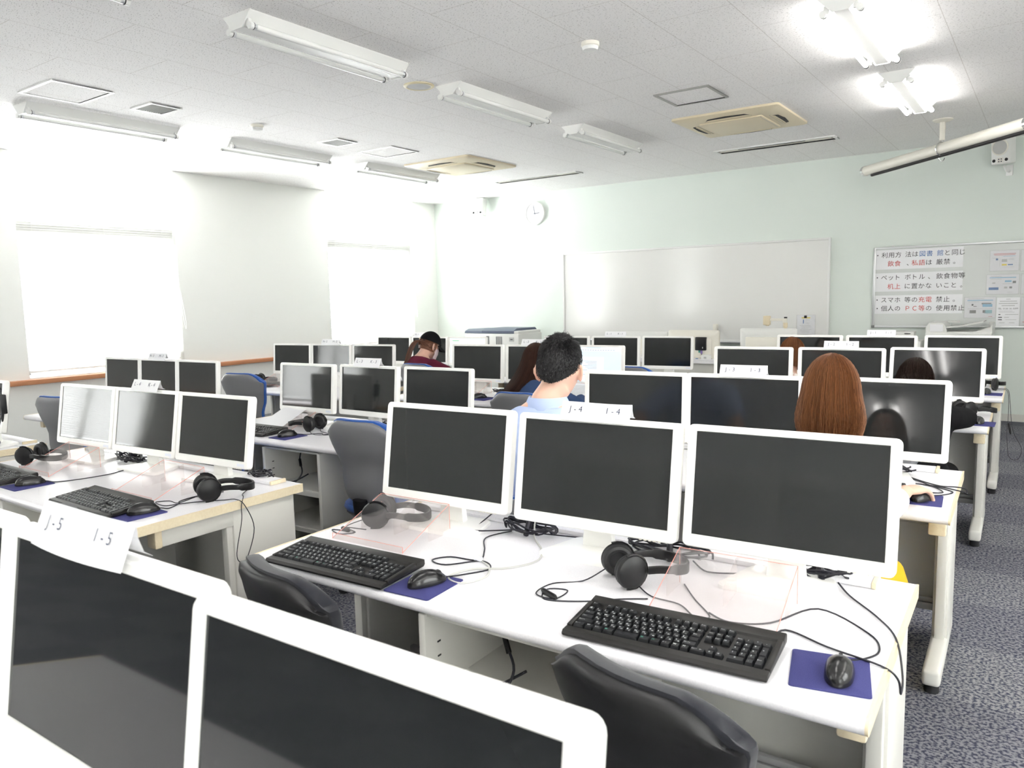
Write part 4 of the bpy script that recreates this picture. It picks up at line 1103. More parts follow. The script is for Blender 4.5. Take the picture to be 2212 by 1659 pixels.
put_mouse('at seat L-4', -3.615, 1.425, 0, -3.612, 1.436, -20, [(-3.56, 1.52), (-3.52, 1.60), (-3.50, 1.72), (-3.52, 1.80), (-3.47, 1.86), (-3.53, 1.88), (-3.55, 1.93)])
put_mouse('at seat L-3 in front of the headphones', -3.545, 2.765, 0, -3.553, 2.768, -15, [(-3.50, 2.87), (-3.45, 2.93), (-3.40, 2.90), (-3.36, 2.95), (-3.42, 3.0)])
put_mouse('at seat L-2 next to the woman with long hair', -3.512, 4.560, 0, -3.552, 4.575, -40, [(-3.46, 4.66), (-3.36, 4.70), (-3.25, 4.78)])
put_mouse('at seat I-2 beside the black sleeve', -0.300, 4.955, 0, -0.305, 4.965, 0, [(-0.30, 5.06), (-0.33, 5.15), (-0.40, 5.3)])
put_mouse('at seat I-1 by the front wall', -0.330, 6.360, 0, -0.352, 6.375, 0, [(-0.36, 6.46), (-0.42, 6.55), (-0.46, 6.66)])

# ------------------------------------------------------------------ clear copy stands
def make_stand():
    t = thing('copy_stand', '', 'copy stand', group='clear acrylic copy stands')
    w, d, h = 0.30, 0.235, 0.098
    def P(x, s): return (x, d * s, 0.004 + (h - 0.004) * s)
    n = V((0, -(h - 0.004), d)).normalized() * 0.0015
    mb = MB(); mb.raw([V(P(x, s)) + n * q for x in (-w / 2, w / 2) for s in (0, 1) for q in (-1, 1)], [(0, 2, 3, 1), (4, 5, 7, 6), (0, 4, 6, 2), (1, 3, 7, 5), (0, 1, 5, 4), (2, 6, 7, 3)])
    mb.done('sloped_sheet', M['acrylic'], t)
    mb = MB(); mb.box((0, 0.002, 0.0115), (w, 0.003, 0.02)); mb.done('front_lip', M['acrylic'], t)
    for s in (-1, 0, 1):
        mb = MB(); x = s * (w / 2 - 0.004)
        mb.raw([(x + q * 0.0015, y, z) for q in (-1, 1) for (y, z) in ((d * 0.55, 0.0015), (d, 0.0015), (d, h - 0.003), (d * 0.55, h * 0.55 - 0.002))], [(0, 1, 2, 3), (7, 6, 5, 4), (0, 4, 5, 1), (1, 5, 6, 2), (2, 6, 7, 3), (3, 7, 4, 0)])
        mb.done('side_rib', M['acrylic'], t)
    mb = MB()
    for x in (-w / 2, w / 2):
        mb.tube([P(x, 0), P(x, 1)], 0.0010, 5); mb.tube([(x, d, 0.002), P(x, 1)], 0.0008, 5); mb.tube([(x, 0.001, 0.002), (x, 0.001, 0.021)], 0.0009, 5)
    mb.tube([P(-w / 2, 1), P(w / 2, 1)], 0.0008, 5); mb.tube([(-w / 2, 0.001, 0.021), (w / 2, 0.001, 0.021)], 0.0007, 5)
    mb.done('sheet_edge', M['acrylic_edge'], t)
    return t
stand = make_stand()
use(stand, 'clear acrylic copy stand behind the keyboard at seat I-4', (-0.615, 1.622, 0.7003), RAD(3))
use(stand, 'clear acrylic copy stand behind the keyboard at seat J-4', (-1.725, 1.62, 0.7003), RAD(2))
use(stand, 'clear acrylic copy stand behind the keyboard at seat K-4', (-2.985, 1.545, 0.7003), RAD(0))
use(stand, 'clear acrylic copy stand behind the keyboard at seat L-4', (-3.845, 1.545, 0.7003), RAD(0))
use(stand, 'clear acrylic copy stand carrying white paper at seat L-3', (-3.83, 2.875, 0.7003), RAD(2))
use(stand, 'clear acrylic copy stand at seat L-2 beside tangled cables', (-3.80, 4.63, 0.7003), RAD(2))
use(stand, 'clear acrylic copy stand with papers at seat K-2', (-2.86, 4.80, 0.7003), RAD(2))
use(stand, 'clear acrylic copy stand beside far headphones in the window block', (-5.86, 4.36, 0.7003), RAD(2))
def sloped_paper(label, x, y, rz, w, d, lines=False):
    t = thing('paper_sheet', label, 'paper', (x, y, 0.7003), RAD(rz))
    sl = math.atan2(0.094, 0.235)
    X = MX.Translation((0, 0, 0.0095)) @ MX.Rotation(sl, 4, 'X')
    mb = MB(); mb.grid([[V((-w / 2 + w * i / 6, 0.006 + d * j / 6, 0.0035 + 0.003 * math.sin(i * 1.1) * (j / 6))) for j in range(7)] for i in range(7)], X); o = mb.done('sheet', M['paper'], t)
    if lines:
        mb = MB()
        for q in range(9):
            mb.box((-0.01, 0.03 + q * 0.02, 0.0075), (w * (0.75 - 0.12 * (q % 3)), 0.004, 0.0006), X=X)
        mb.done('printed_lines', M['paper_grey'], t)
    return t
sloped_paper('white paper lying on the copy stand at seat L-3', -3.87, 2.875, 2, 0.21, 0.225)
sloped_paper('printed sheet on the copy stand at seat K-2 beside the man', -2.86, 4.80, 2, 0.25, 0.225, True)

# ------------------------------------------------------------------ headphones
def make_headphones():
    t = thing('headphones', '', 'headphones', group='black headphones')
    g = 0.045
    for s in (-1, 1):
        X = MX.Translation((s * g, 0, 0.047)) @ MX.Rotation(s * PI / 2, 4, 'Y') @ MX.Rotation(RAD(-12) , 4, 'X')
        mb = MB(); mb.lathe([(0.030, 0.000), (0.043, 0.001), (0.0455, 0.008), (0.043, 0.016), (0.034, 0.021), (0.001, 0.0225)], 32, X); c = mb.done('ear_cup', M['black'], t)
        mb = MB(); pr = [(0.022 + 0.021 * (1 - math.cos(a)) / 2 + 0.0, -0.016 * math.sin(a)) for a in [k * PI / 8 for k in range(9)]]
        mb.lathe([(0.0235, 0.0), (0.0225, -0.006), (0.026, -0.013), (0.033, -0.016), (0.040, -0.013), (0.0435, -0.006), (0.043, 0.001)], 32, X); mb.done('ear_pad', M['leather'], c)
        mb = MB(); mb.lathe([(0.0245, 0.0), (0.0245, -0.002), (0.001, -0.0022)], 24, X); mb.done('ear_mesh', M['rubber'], c)
        mb = MB(); mb.tube([X @ V((math.cos(a) * 0.047, math.sin(a) * 0.047, 0.010)) for a in [RAD(-20) + k * RAD(220) / 12 for k in range(13)]], 0.0032, 6); mb.done('yoke', M['black_gloss'], c)
    arc = [(-0.058, 0.045, 0.048), (-0.066, 0.075, 0.050), (-0.068, 0.11, 0.046), (-0.055, 0.15, 0.040), (-0.028, 0.172, 0.036), (0, 0.178, 0.035), (0.028, 0.172, 0.036), (0.055, 0.15, 0.040), (0.068, 0.11, 0.046), (0.066, 0.075, 0.050), (0.058, 0.045, 0.048)]
    P = smooth_path(arc, 4); mb = MB()
    rings = []
    for i, p in enumerate(P):
        d = (P[min(i + 1, len(P) - 1)] - P[max(i - 1, 0)]).normalized(); nn = V((d.y, -d.x, 0)).normalized()
        hh = 0.014 if 8 < i < len(P) - 9 else 0.010
        rings.append([p + nn * a + V((0, 0, b)) for a, b in ((0.003, -hh), (0.004, -hh * 0.8), (0.004, hh * 0.8), (0.003, hh), (-0.003, hh), (-0.0045, hh * 0.8), (-0.0045, -hh * 0.8), (-0.003, -hh))])
    mb.loft(rings); mb.done('headband', M['black'], t)
    return t
hp = make_headphones()
def put_hp(label, x, y, rz, cab=None, ctrl=None):
    o = use(hp, label, (x, y, 0.7003), RAD(rz))
    inv = (MX.Translation((x, y, 0.7003)) @ MX.Rotation(RAD(rz), 4, 'Z')).inverted()
    for c in list(o.children):
        if c.name.split('.')[0] in ('cable', 'volume_control'): bpy.data.objects.remove(c)
    if cab:
        for j, cb in enumerate(cab if isinstance(cab[0], list) else [cab]):
            cable_obj(o, [inv @ V((p[0], p[1], (p[2] if len(p) > 2 else 0.7025))) for p in cb], r=0.0018)
    if ctrl:
        p, q = [inv @ V(c) for c in ctrl]; mb = MB(); mb.tube([p, p.lerp(q, 0.15), p.lerp(q, 0.85), q], [0.003, 0.0075, 0.0075, 0.003], 8); mb.done('volume_control', M['black'], o)
    return o
put_hp('black headphones lying by the monitor stand, between the seats J-4 and I-4', -0.905, 1.775, -42,
       [[(-0.95, 1.76, 0.735), (-1.00, 1.72), (-1.06, 1.66), (-1.06, 1.58), (-1.00, 1.575), (-1.00, 1.64), (-1.05, 1.62), (-1.02, 1.56), (-0.93, 1.60), (-0.86, 1.66), (-0.80, 1.70)], [(-0.86, 1.76, 0.71), (-0.80, 1.72), (-0.72, 1.71), (-0.66, 1.66), (-0.63, 1.68), (-0.70, 1.76), (-0.76, 1.84)]], ((-1.055, 1.60, 0.707), (-0.99, 1.57, 0.707)))
put_hp('black headphones half seen through the copy stand at seat J-4', -1.862, 1.815, -62,
       [[(-1.90, 1.80, 0.72), (-1.94, 1.74), (-1.90, 1.70), (-1.95, 1.68), (-1.89, 1.66), (-1.86, 1.70), (-1.93, 1.72), (-1.85, 1.74)]], ((-1.925, 1.70, 0.708), (-1.875, 1.69, 0.708)))
put_hp('black headphones by the aisle edge at seat K-4, cable hanging off the desk', -2.70, 1.70, -25,
       [[(-2.72, 1.66, 0.715), (-2.74, 1.60), (-2.80, 1.60), (-2.83, 1.56), (-2.75, 1.55), (-2.72, 1.60), (-2.68, 1.66), (-2.62, 1.72), (-2.578, 1.745, 0.705), (-2.552, 1.765, 0.68), (-2.550, 1.80, 0.58), (-2.550, 1.76, 0.47), (-2.550, 1.73, 0.46), (-2.550, 1.715, 0.50), (-2.550, 1.745, 0.62), (-2.552, 1.75, 0.68), (-2.58, 1.78, 0.706), (-2.64, 1.82), (-2.70, 1.90)]])
put_hp('black headphones at seat L-4 behind the cut-off keyboard', -4.115, 1.66, -70)
put_hp('black headphones at seat L-3 between mouse and blue chair', -3.58, 2.99, 98, [[(-3.60, 3.02, 0.72), (-3.55, 2.93), (-3.44, 2.88), (-3.40, 2.94), (-3.50, 2.97), (-3.60, 3.05)]])
put_hp('black headphones at seat K-3, hidden behind the big monitor corner', -2.90, 3.02, -30)
put_hp('far black headphones behind the blue chair in the window block', -6.16, 4.50, -60)
put_hp('black headphones at seat I-2 near the aisle edge', -0.395, 5.20, -55, [[(-0.36, 5.22, 0.71), (-0.30, 5.16), (-0.34, 5.10), (-0.42, 5.2)]])
put_hp('black headphones at seat I-1, cable looping down beside the desk', -0.36, 6.62, -20,
       [[(-0.33, 6.62, 0.715), (-0.28, 6.66), (-0.245, 6.64, 0.704), (-0.228, 6.62, 0.66), (-0.222, 6.60, 0.50), (-0.225, 6.58, 0.44), (-0.222, 6.55, 0.36), (-0.20, 6.42, 0.25), (-0.15, 6.44, 0.23), (-0.13, 6.50, 0.30), (-0.19, 6.57, 0.42), (-0.215, 6.62, 0.60), (-0.235, 6.68, 0.70), (-0.30, 6.75)]], ((-0.217, 6.57, 0.47), (-0.20, 6.55, 0.39)))
# ------------------------------------------------------------------ loose cables
def bundle(label, x, y, z, rx, ry, n, seed, m='cable', r=0.0032, tails=()):
    rnd = random.Random(seed)
    t = thing('cable_bundle', label, 'cables', (x, y, z), 0, 'coiled cable bundles')
    mb = MB(); pts = []
    for k in range(n * 9):
        a = k * 2 * PI / 9 + rnd.uniform(-0.3, 0.3); s = rnd.uniform(0.65, 1.1)
        pts.append((rx * s * math.cos(a), ry * s * math.sin(a), 0.006 + 0.03 * rnd.random()))
    mb.tube(smooth_path(pts, 3), r, 6); mb.done('coil', M[m], t)
    mb = MB(); mb.tube([(rx * 0.15, -ry * 0.9, 0.004), (0, 0, 0.035), (-rx * 0.15, ry * 0.9, 0.004)], 0.009, 8); mb.done('cable_tie', M['cable'], t)
    for tl in tails:
        cable_obj(t, [V(p) - V((x, y, z)) for p in tl], 'tail', min(r, 0.0024))
    return t
Z7 = 0.7045
bundle('coiled black cables under the monitors between the seats J-4 stand and network plug', -1.36, 1.995, Z7, 0.10, 0.045, 5, 1, tails=[[(-1.40, 1.98, 0.71), (-1.50, 1.90, 0.712), (-1.53, 1.94, 0.712), (-1.56, 2.06, 0.72)], [(-1.30, 1.99, 0.71), (-1.22, 2.02, 0.706), (-1.1, 2.05, 0.706)]])
bundle('coiled black cables behind the headphones of the desk tagged J-4 I-4', -0.88, 2.02, Z7, 0.12, 0.05, 5, 2, tails=[[(-0.98, 2.02, 0.71), (-1.05, 1.95, 0.706), (-1.08, 2.03, 0.73)], [(-0.8, 2.0, 0.71), (-0.74, 1.95, 0.706), (-0.66, 1.97, 0.71)]])
bundle('black cables under the aisle-side monitor of the desk tagged J-4 I-4', -0.47, 2.06, Z7, 0.08, 0.035, 4, 3, tails=[[(-0.42, 2.04, 0.71), (-0.38, 1.98, 0.704), (-0.30, 1.88, 0.704), (-0.245, 1.78, 0.704), (-0.219, 1.70, 0.66), (-0.216, 1.66, 0.64), (-0.22, 1.64, 0.68), (-0.25, 1.63, 0.704), (-0.36, 1.66, 0.704), (-0.46, 1.70, 0.703), (-0.47, 1.61, 0.704)]])
bundle('coiled black cables below the blind-mirroring monitors of the desk tagged L-4 K-4', -3.70, 1.93, Z7, 0.12, 0.04, 6, 4, tails=[[(-3.5, 1.98, 0.71), (-3.6, 1.86, 0.704), (-3.5, 1.82, 0.704), (-3.40, 1.86, 0.704), (-3.46, 1.9, 0.704)], [(-3.3, 2.0, 0.71), (-3.1, 1.98, 0.704), (-2.95, 2.0, 0.71)]])
bundle('black cables behind the aisle-side monitor of the desk tagged L-4 K-4', -2.80, 2.03, Z7, 0.07, 0.03, 4, 5)
bundle('black cables on the desk tagged L-3 K-3 beneath the mirrored blinds', -3.27, 3.22, Z7, 0.13, 0.05, 5, 6)
bundle('cable tangle beside the long-haired woman, desk tagged L-2 K-2', -3.52, 4.86, Z7, 0.11, 0.045, 5, 7, r=0.003)
bundle('pile of thin black cables on the cut-off desk under the first window', -4.80, 1.70, Z7, 0.10, 0.06, 8, 8, r=0.003, tails=[[(-4.78, 1.72, 0.72), (-4.70, 1.74, 0.80), (-4.655, 1.735, 0.92)], [(-4.74, 1.70, 0.72), (-4.66, 1.70, 0.76), (-4.60, 1.72, 0.9), (-4.625, 1.735, 1.0)]])
bundle('black cables on the desk tagged J-3 I-3 behind the hand', -0.50, 3.46, Z7, 0.07, 0.04, 4, 9, tails=[[(-0.46, 3.42, 0.706), (-0.40, 3.36, 0.704), (-0.32, 3.30, 0.704), (-0.27, 3.31, 0.704), (-0.236, 3.30, 0.703), (-0.228, 3.28, 0.69), (-0.25, 3.25, 0.704), (-0.34, 3.29, 0.704), (-0.50, 3.30, 0.704)], [(-0.52, 3.42, 0.706), (-0.44, 3.38, 0.704), (-0.36, 3.30, 0.704), (-0.30, 3.20, 0.704), (-0.36, 3.17, 0.704), (-0.42, 3.20, 0.704)]])
# network cable on the J-4 desk
t = thing('network_cable', 'thin white network cable with a clear plug curling on the desk at seat J-4', 'cable', (-1.25, 1.75, 0.7005))
cable_obj(t, [(-0.10, 0.27, 0.05), (-0.06, 0.20, 0.01), (0.02, 0.12, 0.003), (0.06, 0.03, 0.003), (0.02, -0.06, 0.003), (-0.06, -0.12, 0.003), (-0.08, -0.20, 0.003), (-0.02, -0.22, 0.003), (0.01, -0.15, 0.003), (-0.03, -0.08, 0.003), (-0.07, -0.06, 0.005)], 'cable', 0.0028, 'cable_grey')
mb = MB(); mb.box((-0.09, -0.052, 0.0075), (0.026, 0.014, 0.010), 0.002); mb.done('plug', M['sticker'], t)
# power adapter hung on the cut-off monitor
t = thing('power_adapter', 'black power adapter strapped to the side of the cut-off monitor under the first window', 'power adapter', (-4.616, 1.735, 0.955))
mb = MB(); mb.box((0, 0, 0), (0.045, 0.03, 0.105), 0.005); mb.done('body', M['black'], t)
mb = MB(); mb.tube([(0, 0, 0.05), (-0.003, 0, 0.068), (0.006, 0, 0.085), (-0.006, 0, 0.09), (0, 0, 0.06)], 0.003, 6); mb.done('strap', M['rubber'], t)
mb = MB(); mb.tube([(-0.01, 0, -0.05), (-0.014, 0, -0.075), (-0.02, 0.0, -0.10)], [0.009, 0.007, 0.004], 8); mb.done('strain_relief', M['rubber'], t)
t = thing('sheet_pad', 'flat white sheet at the corner of the cut-off desk under the first window', 'paper', (-4.72, 1.87, 0.7003), RAD(4)); mb = MB(); mb.box((0, 0, 0.0015), (0.12, 0.09, 0.002)); mb.done('sheet', M['paper'], t)
# cables that show under the desks
for lb, k, dx, m in (('black power cable resting in the shelf unit under the desk tagged L-3 K-3', 'B3', -1.02, 'cable'), ('black power cable in the shelf unit under the desk tagged J-4 I-4', 'A4', -0.98, 'cable')):
    c = V(on_desk(k, dx, 0.12, 0.44)); t = thing('power_cable', lb, 'cable', c)
    cable_obj(t, [(0.03, 0.12, 0.19), (0.05, 0.08, 0.12), (0.10, 0.05, 0.05), (0.08, 0.0, -0.002), (0.0, -0.04, -0.002), (0.05, 0.03, -0.002), (0.12, 0.08, 0.04)], 'cable', 0.004)
    mb = MB(); mb.tube([(0.05, 0.08, 0.12), (0.075, 0.065, 0.085)], 0.008, 8); mb.done('inline_plug', M['black'], t)
t = thing('network_cable', 'blue network cable hanging beneath the desk tagged L-4 K-4', 'cable', on_desk('B4', -0.28, 0.55, 0.35))
cable_obj(t, [(0.0, 0, 0.31), (0.004, 0, 0.15), (0.0, 0.01, 0.0), (-0.02, 0.02, -0.12), (-0.05, 0.03, -0.33)], 'cable', 0.003, 'cable_blue')
# ------------------------------------------------------------------ chairs
def make_chair(shell, fabric, zs, zt):
    t = thing('office_chair', '', 'chair')
    zb = zs + 0.012; NU, NV = 16, 16
    def hw(v):
        w = [(0, .150), (.25, .158), (.5, .185), (.75, .215), (.9, .222), (1, .205)]
        for (a, x), (b, y) in zip(w, w[1:]):
            if v <= b: return x + (y - x) * (v - a) / (b - a)
        return w[-1][1]
    def yb(v): return -0.205 - 0.035 * math.sin(min(v / 0.35, 1) * PI / 2) + 0.025 * math.exp(-((v - 0.42) / 0.18) ** 2) - 0.045 * v * v
    def P(u, v, off, grow=0.0):
        au = abs(u); top = 0.085 * max(au - 0.45, 0) ** 1.9 * 3.0 if v > 0.5 else 0
        x = u * (hw(v) + grow) * (1 - 0.06 * max(v - 0.9, 0) / 0.1 * au ** 4)
        z = zb + (zt - zb + grow) * v - top * max((v - 0.5) * 2, 0) ** 3 * 0.8 + 0.02 * (1 - v) ** 3 * au * au
        return V((x, yb(v) + 0.065 * u * u * (0.6 + 0.4 * v) + off, z))
    def slab(fa, fb):
        mb = MB(); us = [math.sin((i / NU - 0.5) * PI) for i in range(NU + 1)]; vs = [0.5 - 0.5 * math.cos(j / NV * PI) for j in range(NV + 1)]
        A = [[fa(u, v) for v in vs] for u in us]; B = [[fb(u, v) for v in vs] for u in us]
        mb.grid(A); mb.grid([r[::-1] for r in B])
        rim = lambda G: [G[i][0] for i in range(NU)] + [G[NU][j] for j in range(NV)] + [G[i][NV] for i in range(NU, 0, -1)] + [G[0][j] for j in range(NV, 0, -1)]
        a, b = rim(A), rim(B); n = len(a)
        mb.raw(a + b, [(i, (i + 1) % n, n + (i + 1) % n, n + i) for i in range(n)])
        return mb
    e = lambda u, v: (max(1 - abs(u) ** 5, 0)) ** 0.5 * (max(1 - abs(2 * v - 1) ** 7, 0)) ** 0.5
    slab(lambda u, v: P(u, v, -0.014 * e(u, v) - 0.004 * (1 if v > 0.86 else 0)), lambda u, v: P(u, v, 0.012)).done('back_shell', shell, t, ang=50)
    slab(lambda u, v: P(u, v, 0.012 - 0.003 * e(u, v), 0.004 + 0.004 * max(v - 0.8, 0) / 0.2), lambda u, v: P(u, v, 0.034 + 0.036 * e(u, v), 0.004 + 0.004 * max(v - 0.8, 0) / 0.2)).done('back_cushion', fabric, t, ang=50)
    def ring(a, b, z, y0=0.0, p=3.2):
        out = []
        for k in range(36):
            an = 2 * PI * k / 36; c, s = math.cos(an), math.sin(an)
            out.append((a * math.copysign(abs(c) ** (2 / p), c), y0 + b * math.copysign(abs(s) ** (2 / p), s), z - (0.018 * max(s, 0) ** 3 if z > zs - 0.02 else 0)))
        return out
    mb = MB(); mb.loft([ring(0.19, 0.18, zs - 0.05, 0.02), ring(0.222, 0.215, zs - 0.042, 0.02), ring(0.232, 0.226, zs - 0.022, 0.02), ring(0.226, 0.22, zs - 0.004, 0.02), ring(0.19, 0.19, zs + 0.006, 0.02), ring(0.10, 0.10, zs + 0.004, 0.0)]); mb.done('seat_cushion', fabric, t, ang=50)
    mb = MB(); mb.loft([ring(0.12, 0.12, zs - 0.10, 0.02), ring(0.20, 0.19, zs - 0.075, 0.02), ring(0.222, 0.215, zs - 0.05, 0.02), ring(0.20, 0.20, zs - 0.048, 0.02)]); mb.done('seat_shell', shell, t, ang=50)
    mb = MB(); mb.tube(smooth_path([(0, 0.02, zs - 0.09), (0, -0.14, zs - 0.09), (0, -0.225, zs - 0.04), (0, -0.240, zs + 0.0), (0, -0.245, zs + 0.05)]), 0.024, 10, flat=1.8); mb.done('back_support', M['black'], t)
    mb = MB(); mb.cyl((0, 0.0, 0.09), (0, 0, zs - 0.08), 0.024); mb.cyl((0, 0, 0.09), (0, 0, 0.24), 0.032); mb.done('gas_column', M['rubber'], t)
    for k in range(5):
        a = RAD(90 + 72 * k); d = V((math.cos(a), math.sin(a), 0)); q = V((-d.y, d.x, 0))
        mb = MB(); mb.loft([[d * r + q * (s * w) + V((0, 0, z + h)) for s, h in ((-1, 0), (1, 0), (1, th), (-1, th))] for r, w, z, th in ((0.02, 0.034, 0.085, 0.05), (0.15, 0.026, 0.078, 0.035), (0.285, 0.018, 0.066, 0.022))]); lg = mb.done('base_leg', M['black'], t)
        mb = MB()
        for s in (-1, 1):
            mb.cyl(d * 0.275 + q * (s * 0.006) + V((0, 0, 0.0285)), d * 0.275 + q * (s * 0.024) + V((0, 0, 0.0285)), 0.028, n=18)
        mb.cyl(d * 0.275 + V((0, 0, 0.03)), d * 0.275 + V((0, 0, 0.068)), 0.009, n=10); mb.done('caster', M['rubber'], lg)
    return t
ch_blue = make_chair(M['grey_shell'], M['blue_fabric'], 0.455, 0.895)
ch_black = make_chair(M['black_shell'], M['black_fabric'], 0.395, 0.80)
def put_chair(p, label, x, y, rz, dz=0.0):     # x, y: top of the backrest
    a = RAD(rz); g = 'black swivel chairs' if p is ch_black else 'blue swivel chairs with grey backs'
    return use(p, label, (x - 0.285 * math.sin(a), y + 0.285 * math.cos(a), dz), a, g)
put_chair(ch_black, 'black swivel chair pushed in at seat I-4, its back cropped by the bottom edge', -0.60, 1.12, -14)
put_chair(ch_black, 'black swivel chair pushed in at seat J-4', -1.60, 1.12, -12)
put_chair(ch_black, 'black swivel chair at seat K-4 behind the folded tag of the closest monitor', -2.62, 1.12, -8)
put_chair(ch_blue, 'blue chair with big grey back at seat K-3, between two desks', -2.70, 2.47, 4)
put_chair(ch_blue, 'blue chair mostly hidden behind the aisle-side monitor of the desk tagged L-4 K-4', -3.57, 2.22, 28, -0.03)
put_chair(ch_blue, 'blue chair with grey back in the window block, its seat visible, beside a dark monitor', -5.40, 3.72, 12)
put_chair(ch_blue, 'blue chair with grey back under the first window, by the cut-off desk', -5.23, 2.22, 10)
put_chair(ch_blue, 'blue chair of the woman with long hair', -2.80, 3.95, 4, -0.045)
put_chair(ch_blue, 'blue chair whose rim peeps over the desk tagged J-3 I-3, at seat K-1', -2.80, 5.58, 0, -0.02)
put_chair(ch_blue, 'blue chair of the person in the black cap', -4.60, 4.96, 0, 0.0)
put_chair(ch_blue, 'blue chair of the curly haired person', -0.64, 4.28, 4, -0.04)
put_chair(ch_blue, 'blue chair of the man in the light blue polo shirt', -1.55, 2.10, 6, -0.13)
put_chair(ch_blue, 'blue chair of the woman with the chestnut bob', -0.62, 2.36, -2, -0.14)
put_chair(ch_blue, 'blue chair of the person bent low at seat J-1', -1.58, 5.50, 0, -0.12)

# ------------------------------------------------------------------ people
def remeshed(mb, name, m, parent, voxel=0.0065, it=5, fac=0.5):
    me = bpy.data.meshes.new('tmp'); me.from_pydata([tuple(p) for p in mb.v], [], mb.f)
    bm = bmesh.new(); bm.from_mesh(me); bmesh.ops.recalc_face_normals(bm, faces=bm.faces); bm.to_mesh(me); bm.free()
    o = bpy.data.objects.new('tmp', me); COL.objects.link(o)
    r = o.modifiers.new('r', 'REMESH'); r.mode = 'VOXEL'; r.voxel_size = voxel; r.use_smooth_shade = True
    s = o.modifiers.new('s', 'SMOOTH'); s.iterations = it; s.factor = fac
    dg = bpy.context.evaluated_depsgraph_get(); dg.update()
    out = bpy.data.meshes.new_from_object(o.evaluated_get(dg)); out.name = name
    bpy.data.objects.remove(o); bpy.data.meshes.remove(me)
    for p in out.polygons: p.use_smooth = True
    out.materials.clear(); out.materials.append(m)
    ob = bpy.data.objects.new(name, out); COL.objects.link(ob); ob.parent = parent
    return ob
def gauss(a, b): return math.exp(-(a / b) ** 2)
def add_head(mb, X, s=1.0):
    def fn(u):
        x, y, z = u
        rx, ry, rz = 0.0745, 0.0945, 0.116
        low = max(-z - 0.05, 0)
        px = rx * x * (1 - 0.42 * low ** 1.3) * (1 - 0.05 * max(y, 0))
        py = ry * y * (1 - 0.22 * low if y < 0 else 1 - 0.02 * low) + (0.010 * low)
        pz = rz * z
        if y > 0:
            py += 0.024 * gauss(x, .17) * gauss(z + .16, .17) * (1 if z > -.30 else .35) + 0.012 * gauss(x, .10) * gauss(z - .05, .2)
            py -= 0.011 * gauss(abs(x) - .36, .17) * gauss(z - .06, .11)
            py += 0.006 * gauss(z - .22, .12) * gauss(x, .6)
            py += 0.007 * gauss(x, .26) * (gauss(z + .47, .05) + gauss(z + .58, .05)) - 0.003 * gauss(x, .3) * gauss(z + .525, .025)
            py += 0.010 * gauss(x, .28) * gauss(z + .85, .14)
            px *= 1 + 0.04 * gauss(z + .12, .2)
        else:
            py -= 0.006 * gauss(z - .25, .4)
        return V((px * s, py * s, pz * s))
    mb.sphere((0, 0, 0), 0, 40, 32, fn, X)
    for q in (-1, 1):
        E = X @ MX.Translation((q * 0.074 * s, -0.004, -0.012)) @ MX.Translation((q * 0.004, 0, 0)) @ MX.Rotation(q * 0.62, 4, 'Z') @ MX.Rotation(0.15, 4, 'X')
        def ear(u):
            r = 1.0 + 0.12 * u.z
            c = 0.008 * gauss(math.hypot(u.y, u.z), .55) * (1 if u.x * q > 0 else 0)
            return V((0.0085 * u.x - q * c + q * 0.003, 0.0205 * u.y * r - 0.007, 0.036 * u.z * s))
        mb.sphere((0, 0, 0), 0, 20, 16, ear, E)
def add_eyes(parent, X, s=1.0):
    for q in (-1, 1):
        mb = MB(); mb.sphere(X @ V((q * 0.0275 * s, 0.0755 * s, 0.006)), (0.010, 0.010, 0.010), 14, 10); mb.done('eye', M['eye'], parent)
def add_hand(mb, X, side, curl=0.55, spread=1.0):
    """wrist at the origin, fingers along +Y, back of the hand up; side +1 = right hand."""
    mb.tube([(0, -0.02, 0), (0, 0.0, 0), (0, 0.03, -0.001), (0, 0.065, -0.002), (0, 0.088, -0.003)], [0.021, 0.023, 0.029, 0.033, 0.026], 14, X=X @ MX.Diagonal((1.12, 1, 0.52, 1)))
    for i, (x, L, a) in enumerate(((-0.028, 0.072, -7), (-0.0095, 0.080, -1), (0.009, 0.074, 4), (0.026, 0.058, 11))):
        x *= side; an = RAD(a * side * spread); p = V((x, 0.070, 0.001)); pts = [p]; pitch = 0.12
        for fr, bend in ((0.32, 0.10), (0.30, curl * 0.75), (0.22, curl * 0.75), (0.16, curl * 0.5)):
            pitch += bend
            p = p + V((math.sin(an) * math.cos(pitch), math.cos(an) * math.cos(pitch), -math.sin(pitch))) * (L * fr + 0.006); pts.append(p)
        mb.tube(pts, [0.0100, 0.0098, 0.0090, 0.0085, 0.0068], 10, X=X)
        mb.sphere(pts[-1], (0.0070, 0.0070, 0.0068), 10, 8, X=X)
    b = V((-0.018 * side, 0.012, -0.004))
    th = [b, b + V((-0.022 * side, 0.022, -0.008)), b + V((-0.034 * side, 0.046, -0.014)), b + V((-0.036 * side, 0.070, -0.020))]
    mb.tube(th, [0.0135, 0.0125, 0.0105, 0.0080], 10, X=X); mb.sphere(th[-1], (0.0082, 0.0085, 0.0078), 10, 8, X=X)
